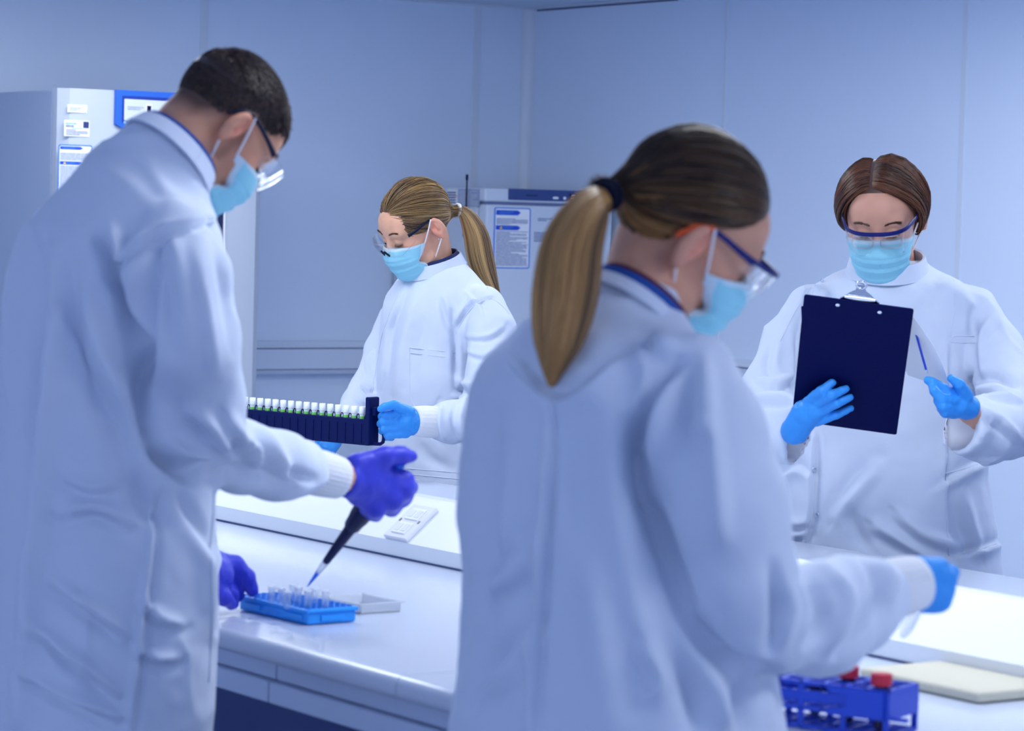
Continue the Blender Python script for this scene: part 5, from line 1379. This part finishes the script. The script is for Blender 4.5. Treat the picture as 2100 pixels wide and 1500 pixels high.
    for sgx in (-1, 1):
        pts_ = [(sgx * 0.031 + 0.023 * np.sign(math.cos(t_)) * abs(math.cos(t_)) ** 0.6, 0.121 - 0.010 * (abs(sgx * 0.031 + 0.02 * math.cos(t_)) / 0.05) ** 2, 0.006 + 0.0145 * np.sign(math.sin(t_)) * abs(math.sin(t_)) ** 0.7) for t_ in np.linspace(0, 2 * math.pi, 33)]
        g = G().tube(hd.w(np.array(pts_)), 0.0011, 6)
        if sp_ is None: sp_ = g.build('spectacles', M_METAL, body, smooth=True)
        else: g.build('rim', M_METAL, sp_, smooth=True)
    G().tube(hd.w(np.array([(-0.009, 0.121, 0.012), (0, 0.124, 0.015), (0.009, 0.121, 0.012)])), 0.0012, 6).build('bridge', M_METAL, sp_, smooth=True)
    brows_lashes(hd, body, (0.07, 0.03, 0.022), 0.034)
    return body

man(); front_woman()
SETBACK[0] = 1.012; blonde_woman()
SETBACK[0] = 1.02; reader()
SETBACK[0] = 1.0

# ================================================================ things on the bench and in the hands
M_RACK = mat('carrier_navy', (0.003, 0.008, 0.075), 0.5, spec=0.12)
M_VIAL = mat('vial_plastic', (0.80, 0.84, 0.92), 0.3, trans=0.25)
M_CAPW = mat('vial_cap', (0.90, 0.93, 0.97), 0.4)
M_GREEN = mat('green_band', (0.16, 0.62, 0.12), 0.5)
M_BRACK = mat('bright_blue_plastic', (0.015, 0.29, 0.85), 0.4)
M_BRACKD = mat('bright_blue_well', (0.012, 0.22, 0.76), 0.5)
M_RBLUE = mat('royal_blue_plastic', (0.008, 0.055, 0.55), 0.4)
M_RED = mat('red_cap', (0.50, 0.010, 0.045), 0.4)
M_CLEAR = mat('clear_plastic', (0.93, 0.96, 1.0), 0.06, trans=0.9, ior=1.25, alpha=0.5)
M_FROST = mat('frosted_plastic', (0.84, 0.88, 0.96), 0.2, trans=0.5, ior=1.2, alpha=0.7)
M_CREAM = mat('cream_board', (0.60, 0.57, 0.46), 0.6, bump=0.2, bscale=160)
M_TIPB = mat('blue_liquid', (0.01, 0.14, 0.85), 0.25)
M_BUTTON = mat('pipette_button', (0.02, 0.16, 0.70), 0.4)
M_BOARD = mat('clipboard_navy', (0.0020, 0.0045, 0.060), 0.6, bump=0.04, bscale=200, spec=0.08)
M_SHEET = mat('white_sheet', (0.84, 0.87, 0.93), 0.7)

SETBACK[0] = 1.012
# ---- vial carrier held by the blonde woman
td = norm([-0.77, 0.64, 0.0]); tn = np.array([td[1], -td[0], 0.0])
if tn[1] > 0: tn = -tn
E0 = P(764, 870, 6.705); E0[2] = 0
TR = np.stack([td, tn, RZ3], 1)
cz0, cz1, NV, SP = 0.986, 1.046, 17, 0.0257
vc = thing('vial_carrier', 'dark navy vial carrier with end handle held by the blonde woman', 'rack', E0 + RZ3 * cz0)
LEN = 0.033 + SP * (NV - 0.4)
def at(s, n=0.0, z=0.0): return E0 + td * s + tn * n + RZ3 * z
G().box(at(LEN / 2 + 0.004, 0, (cz0 + cz1) / 2), (LEN, 0.032, cz1 - cz0), TR, 0.002).build('body', M_RACK, vc)
rb = G().box((0, 0, 0), (0.0016, 0.002, cz1 - cz0 - 0.012), TR)
for k in range(NV):
    G().box(at(0.020 + SP * k, 0.0168, (cz0 + cz1) / 2 - 0.003), (0.0018, 0.0016, cz1 - cz0 - 0.014), TR).build('side_rib', M_RACK, vc)
    t = np.linspace(0, math.pi, 9); s0 = 0.0205 + SP * k
    G().tube([at(s0 + 0.0035 * math.cos(a), 0.0, cz1 + 0.011 * math.sin(a) ** 0.6) for a in t], 0.0013, 6).build('divider_loop', M_RACK, vc, smooth=True)
G().box(at(0.002, 0, 1.0425), (0.013, 0.036, 0.113), TR, 0.003).build('end_plate', M_RACK, vc)
G().box(at(-0.008, 0, 1.066), (0.014, 0.016, 0.02), TR, 0.002).build('handle_lug', M_RACK, vc)
hp = [(-0.004, 1.066), (-0.024, 1.068), (-0.034, 1.062), (-0.036, 1.05), (-0.036, 1.005), (-0.034, 0.996), (-0.026, 0.991), (0.0, 0.990)]
G().tube([at(s, 0, z) for s, z in hp], 0.0042, 10).build('handle', M_RACK, vc, smooth=True)
v0 = None
for k in range(NV - 1):
    p = at(0.033 + SP * k, 0, cz1 - 0.028)
    lab = 'white capped vial with green band, %s along the carrier from its handle' % ('first second third fourth fifth sixth seventh eighth ninth tenth eleventh twelfth thirteenth fourteenth fifteenth sixteenth'.split()[k])
    if v0 is None:
        v0 = thing('sample_vial', lab, 'vial', p, 0, 'capped vials in the dark carrier')
        G().lathe([(0.0060, 0), (0.0066, 0.001), (0.0066, 0.04), (0.0062, 0.042)], p, RZ3, 16).build('tube', M_VIAL, v0, smooth=True)
        G().lathe([(0.0072, 0.029), (0.0072, 0.0345)], p, RZ3, 16).build('green_band', M_GREEN, v0, smooth=True)
        G().lathe([(0.0072, 0.0395), (0.0075, 0.040), (0.0075, 0.0555), (0.0068, 0.0565), (0.005, 0.0567), (0.0045, 0.0558), (0.0002, 0.0558)], p, RZ3, 18).build('cap', M_CAPW, v0, smooth=True)
    else:
        c = copy_tree(v0, loc=p); c['label'] = lab

SETBACK[0] = 1.02
# ---- clipboard
tl, tr_, bl = P(1649, 606, 5.213), P(1874, 636, 5.186), P(1655, 866, 5.43)
ex = norm(tr_ - tl); ey = bl - tl; ey = norm(ey - (ey @ ex) * ex); ez = np.cross(ex, ey)     # ez away from the lens side?
if ez[1] > 0: ez = -ez                                                                       # ez points to the lens
W, H = np.linalg.norm(tr_ - tl), np.linalg.norm(bl - tl); cc = tl + ex * W / 2 + ey * H / 2
CR = np.stack([ex, ey, np.cross(ex, ey)], 1)
cb = thing('clipboard', 'dark navy clipboard seen from the back, held in blue gloves', 'clipboard', cc)
pl = [(W / 2 + (x * (W / 2)), H / 2 + y * (H / 2)) for x, y in rrect(-1, -1, 1, 1, 0.04, 0.8)]
G().prism(pl, tl, ex, ey, ez, -0.0035, 0).build('board', M_BOARD, cb)
for px, py in ((1718, 626), (1804, 641)):
    q = on_plane(px, py, tl, ez); G().lathe([(0.0042, 0), (0.0042, 0.0006), (0.0028, 0.0018), (0.0002, 0.0022)], q, ez, 14).build('rivet', M_CHROME, cb, smooth=True)
k0 = on_plane(1762, 622, tl, ez); cl = [(-0.036, 0.02), (-0.036, 0.004), (-0.026, -0.004), (-0.020, -0.012), (-0.010, -0.020), (-0.006, -0.034), (0.006, -0.034), (0.010, -0.020), (0.020, -0.012), (0.026, -0.004), (0.036, 0.004), (0.036, 0.02)]
cp_ = G().prism(cl, k0, ex, ey, ez, -0.012, -0.0095).build('clip', mat('clip_steel', (0.35, 0.40, 0.52), 0.18, metal=1.0), cb)
G().tube([k0 + ez * -0.010 - ey * 0.036 + 0.0085 * (math.cos(t) * ex + math.sin(t) * ey) for t in np.linspace(0, 2 * math.pi, 25)], 0.0022, 8).build('hanging_ring', M_CHROME, cp_, smooth=True)
G().tube([k0 + ez * -0.008 - ey * 0.004 + ex * x for x in np.linspace(-0.028, 0.028, 6)], [0.003, 0.0045, 0.005, 0.005, 0.0045, 0.003], 10).build('clip_roll', M_CHROME, cp_, smooth=True)
fl = [on_plane(x, y, tl - ez * 0.006, ez) for x, y in ((1643, 630), (1660, 630), (1660, 710), (1652, 708), (1645, 690))]
G().prism([(float((q - tl) @ ex), float((q - tl) @ ey)) for q in fl], tl, ex, ey, ez, -0.0085, -0.006).build('back_flap', M_BOARD, cb)  # dark flap behind the board, showing past its edge
# sheets of paper: one flat on the board, one lifted to the side
s0 = tl - ez * 0.0045
pp = G().prism([(0.012, 0.03), (W - 0.012, 0.03), (W - 0.012, H - 0.012), (0.012, H - 0.012)], s0, ex, ey, ez, -0.0006, 0).build('paper_sheet', M_SHEET, None, base=cc)
tag(pp, 'white paper sheet lying under the clip on the far face of the clipboard', 'paper')
A = np.zeros((14, 16, 3))
c00, c10, c01, c11 = P(1800, 645, 5.245), P(1873, 650, 5.235), P(1862, 770, 5.40), P(1950, 800, 5.33)
for i, u in enumerate(np.linspace(0, 1, 14)):
    for j, v in enumerate(np.linspace(0, 1, 16)):
        q = (1 - u) * (1 - v) * c00 + u * (1 - v) * c10 + (1 - u) * v * c01 + u * v * c11
        A[i, j] = q + np.array([0.010 * math.sin(math.pi * v) * u, 0.03 * math.sin(math.pi * u) * v, 0])
pp = G().grid(A, 0.0005).build('paper_sheet', M_SHEET, None, smooth=True, base=A.mean((0, 1)))
tag(pp, 'white paper sheet lifted aside from the clipboard between gloved fingers', 'paper')
pn = P(1899, 760, 5.305)
t = thing('pen', 'thin blue pen beside the lifted paper sheet', 'pen', pn)
a, b = P(1876, 676, 5.27), P(1899, 758, 5.30)
G().tube([a, b], [0.0022, 0.0024], 10).build('barrel', M_RBLUE, t, smooth=True)
G().lathe([(0.0023, 0), (0.0016, 0.006), (0.0004, 0.011)], b, b - a, 10).build('point', M_CHROME, t, smooth=True)

SETBACK[0] = 1.0
# ---- pipette
p0, p1 = P(631, 1203, 4.405), P(822, 946, 4.185); ax = norm(p1 - p0); L = np.linalg.norm(p1 - p0)
pip = thing('pipette', 'black micropipette with blue tip in the violet gloved hand', 'pipette', p0)
px_ = 4.3 / FPX
def seg(name, prof, m): return G().lathe([(r * px_, h * L) for r, h in prof], p0, ax, 18).build(name, m, pip, smooth=True)
seg('tip', [(1.2, 0), (2.2, 0.02), (5.5, 0.12)], M_TIPB)
seg('tip_collar', [(5.5, 0.12), (7.5, 0.17), (9, 0.21)], M_FROST)
seg('shaft', [(6, 0.20), (8.2, 0.215), (10.5, 0.33), (12.5, 0.45), (13.5, 0.485)], M_NAVY)
seg('grip', [(13.5, 0.485), (18, 0.495), (19.5, 0.54), (22, 0.57), (25, 0.66), (24, 0.86), (20, 0.90)], M_NAVY)
seg('plunger_stem', [(8, 0.89), (8, 0.95)], M_NAVY)
seg('plunger_button', [(8, 0.945), (12, 0.95), (13, 0.965), (13, 0.985), (11, 0.995), (3, 1.0)], M_BUTTON)

# ---- bright blue microtube rack
def bz(px, py, z=BZ): 
    x, y = on_z(px, py, z); return room(x, y, z)
ql, qf, qr = bz(487, 1252), bz(630, 1285), bz(741, 1279)
rx_ = norm(ql - qf); ry_ = qr - qf; ry_ = norm(ry_ - (ry_ @ rx_) * rx_); LX, LY = np.linalg.norm(ql - qf), np.linalg.norm(qr - qf)
RR = np.stack([rx_, ry_, np.cross(rx_, ry_)], 1); rc = qf + rx_ * LX / 2 + ry_ * LY / 2
rk = thing('microtube_rack', 'bright blue low microtube rack on the near worktop', 'rack', rc)
G().box(rc + RZ3 * 0.0105, (LX - 0.004, LY - 0.004, 0.019), RR, 0.003).build('skirt', M_BRACK, rk)
G().box(rc + RZ3 * 0.0215, (LX + 0.002, LY + 0.002, 0.0055), RR, 0.0015).build('top_plate', M_BRACK, rk)
for sx in (-1, 1):
    for k in (-0.3, 0.3):
        G().box(rc + RZ3 * 0.011 + ry_ * (sx * (LY / 2 - 0.001)) + rx_ * (k * LX), (0.05, 0.003, 0.009), RR, 0.001).build('side_grip', M_BRACK, rk)
for k in (-1, 1):
    G().box(rc + RZ3 * 0.010 + rx_ * (k * (LX / 2 - 0.001)), (0.003, LY * 0.45, 0.009), RR, 0.001).build('side_grip', M_BRACK, rk)
g = G(); g2 = G()
for i in range(12):
    for j in range(8):
        q = rc + rx_ * (LX * ((i + 0.5) / 12 - 0.5) * 0.95) + ry_ * (LY * ((j + 0.5) / 8 - 0.5) * 0.93) + RZ3 * 0.0243
        g.lathe([(0.0056, 0), (0.0056, 0.0016), (0.0044, 0.0016), (0.0044, -0.0000)], q, RZ3, 8)
g.build('well_rims', M_BRACKD, rk)['kind'] = 'stuff'
first = None
for k, (px, py) in enumerate(((558, 1203), (578, 1207), (602, 1200), (612, 1205), (632, 1212), (646, 1207), (668, 1213), (590, 1214))):
    top = bz(px, py, BZ + 0.050); q = top.copy(); q[2] = BZ + 0.0245
    q = q + 0.0
    lab = 'clear microtube standing in the bright blue rack, %s' % (('nearest the violet gloved hand', 'second from the violet gloved hand', 'behind the pipette tip', 'touching the pipette tip', 'just past the pipette tip', 'second past the pipette tip', 'farthest from the violet gloved hand', 'in the row nearest the bench edge')[k])
    if first is None:
        first = thing('microtube', lab, 'tube', q, 0, 'clear microtubes in the blue rack')
        G().lathe([(0.0048, 0.0), (0.0052, 0.004), (0.0055, 0.020), (0.0068, 0.0205), (0.0068, 0.0235), (0.0052, 0.0236), (0.0046, 0.020), (0.0042, 0.004)], q, RZ3, 18).build('tube', M_CLEAR, first, smooth=True)
        G().lathe([(0.0060, 0.0238), (0.0066, 0.0242), (0.0066, 0.0262), (0.005, 0.0268)], q, RZ3, 18).build('rim', M_FROST, first, smooth=True)
    else:
        c = copy_tree(first, loc=q); c['label'] = lab

# ---- clear lid behind it
lc = bz(742, 1250); 
ld = thing('plastic_lid', 'shallow clear plastic lid behind the bright blue rack', 'lid', lc)
LR = RR
G().box(lc + RZ3 * 0.0015, (0.105, 0.075, 0.003), LR, 0.001).build('base', M_FROST, ld)
for sx in (-1, 1):
    G().box(lc + RZ3 * 0.0085 + LR[:, 0] * sx * 0.052, (0.0025, 0.075, 0.014), LR, 0.0008).build('side', M_FROST, ld)
    G().box(lc + RZ3 * 0.0085 + LR[:, 1] * sx * 0.037, (0.105, 0.0025, 0.014), LR, 0.0008).build('side', M_FROST, ld)
    G().box(lc + RZ3 * 0.0160 + LR[:, 1] * sx * 0.040, (0.115, 0.007, 0.0018), LR, 0.0006).build('rim', M_FROST, ld)
    G().box(lc + RZ3 * 0.0160 + LR[:, 0] * sx * 0.055, (0.006, 0.087, 0.0018), LR, 0.0006).build('rim', M_FROST, ld)

# ---- royal blue rack with red capped tubes
d0 = norm([-0.84, 0.54, 0.0]); d1 = np.array([-d0[1], d0[0], 0.0]); d1 = d1 if d1[1] > 0 else -d1
corner = P(1824, 1418, 3.52); z_top = corner[2]; B0 = corner.copy(); B0[2] = 0
def rk2(s, n, z): return B0 + d0 * s + d1 * n + RZ3 * z
R2_ = np.stack([d0, d1, np.cross(d0, d1)], 1)
if np.linalg.det(R2_) < 0: R2_[:, 2] *= -1
LS, LD = 0.24, 0.085
r2 = thing('tube_rack', 'royal blue tiered tube rack with red capped tubes at the bench edge', 'rack', rk2(LS / 2, LD / 2, BZ))
def tier(z, name, holes):
    """plate with square holes: frame bars and cross bars"""
    n, m = 8, 3
    G().box(rk2(LS / 2, 0.003, z), (LS, 0.006, 0.005), R2_, 0.001).build(name + '_rail', M_RBLUE, r2)
    G().box(rk2(LS / 2, LD - 0.003, z), (LS, 0.006, 0.005), R2_, 0.001).build(name + '_rail', M_RBLUE, r2)
    for i in range(n + 1): G().box(rk2(0.003 + (LS - 0.006) * i / n, LD / 2, z), (0.006, LD, 0.005), R2_, 0.001).build(name + '_bar', M_RBLUE, r2)
    for j in range(1, m): G().box(rk2(LS / 2, LD * j / m, z), (LS, 0.004, 0.005), R2_, 0.001).build(name + '_bar', M_RBLUE, r2)
tier(z_top - 0.0025, 'top', 1); tier(z_top - 0.034, 'middle', 1); tier(BZ + 0.004, 'bottom', 0)
for n_ in (0.002, LD - 0.002):
    for s_ in np.linspace(0.004, LS - 0.004, 5):
        G().box(rk2(s_, n_, (z_top + BZ) / 2), (0.008, 0.004, z_top - BZ - 0.006), R2_, 0.001).build('upright', M_RBLUE, r2)
    G().box(rk2(LS * 0.62, n_, z_top - 0.018), (LS * 0.72, 0.003, 0.014), R2_, 0.001).build('side_panel', M_RBLUE, r2)
G().box(rk2(0.001, LD / 2, z_top - 0.020), (0.003, LD, 0.034), R2_, 0.001).build('end_panel', M_RBLUE, r2)
cpl = [(0.0, 0.0), (0.075, 0.0), (0.075, -0.006), (0.050, -0.008), (0.050, -0.022), (0.075, -0.026), (0.075, -0.034), (0.0, -0.034)]
G().prism(cpl, rk2(0.006, -0.0015, z_top - 0.003), d0, RZ3, d1, -0.0025, 0.0).build('end_bracket', M_RBLUE, r2)
G().box(rk2(-0.010, 0.002, z_top - 0.034), (0.03, 0.006, 0.005), R2_, 0.001).build('tab', M_RBLUE, r2)
first = None
cell = lambda i, j: rk2(0.003 + (LS - 0.006) * (i + 0.5) / 8, LD * (j + 0.5) / 3, BZ + 0.0075)
for k, (i, j, lab) in enumerate(((0, 0, 'red capped tube at the open end of the royal blue rack'), (2, 1, 'red capped tube in the middle row of the royal blue rack'), (4, 2, 'red capped tube half hidden by the sleeve above the royal blue rack'))):
    q = cell(i, j)
    if first is None:
        first = thing('blood_tube', lab, 'tube', q, 0, 'red capped tubes in the royal blue rack')
        hh = z_top - BZ
        G().lathe([(0.002, 0), (0.006, 0.002), (0.008, 0.006), (0.0082, hh - 0.004), (0.0082, hh - 0.002)], q, RZ3, 16).build('tube', mat('dark_sample', (0.02, 0.012, 0.06), 0.2), first, smooth=True)
        G().lathe([(0.0125, hh - 0.004), (0.0134, hh - 0.003), (0.0134, hh + 0.009), (0.0120, hh + 0.0105), (0.004, hh + 0.0105)], q, RZ3, 22).build('cap', M_RED, first, smooth=True)
    else:
        c = copy_tree(first, loc=q); c['label'] = lab

# ---- cream board against the spine
xa, ya = on_z(2006, 1446, BZ); xb, yb = on_z(1788, 1390, BZ)
cbd = G().rbox(min(xa, xb), BX1 - 0.004, ya, yb, BZ + 0.0005, BZ + 0.016, 0.006, 3).build('cream_board', M_CREAM, None, smooth=True, base=room((xa + BX1) / 2, (ya + yb) / 2, BZ))
tag(cbd, 'cream plastic board lying against the bench spine beyond the blue glove', 'board')
# ---- clear tube in the near woman's fingers
a, b = P(1884, 1240, 3.31), P(1850, 1308, 3.33)
ct = thing('clear_tube', 'clear plastic tube held under the sleeve cuff in the blue glove', 'tube', b)
G().lathe([(0.003, 0), (0.006, 0.006), (0.0075, 0.014), (0.0078, np.linalg.norm(a - b))], b, a - b, 16).build('barrel', M_CLEAR, ct, smooth=True)
G().lathe([(0.0088, 0), (0.0088, 0.006)], b + norm(a - b) * (np.linalg.norm(a - b) * 0.8), a - b, 16).build('collar', M_FROST, ct, smooth=True)
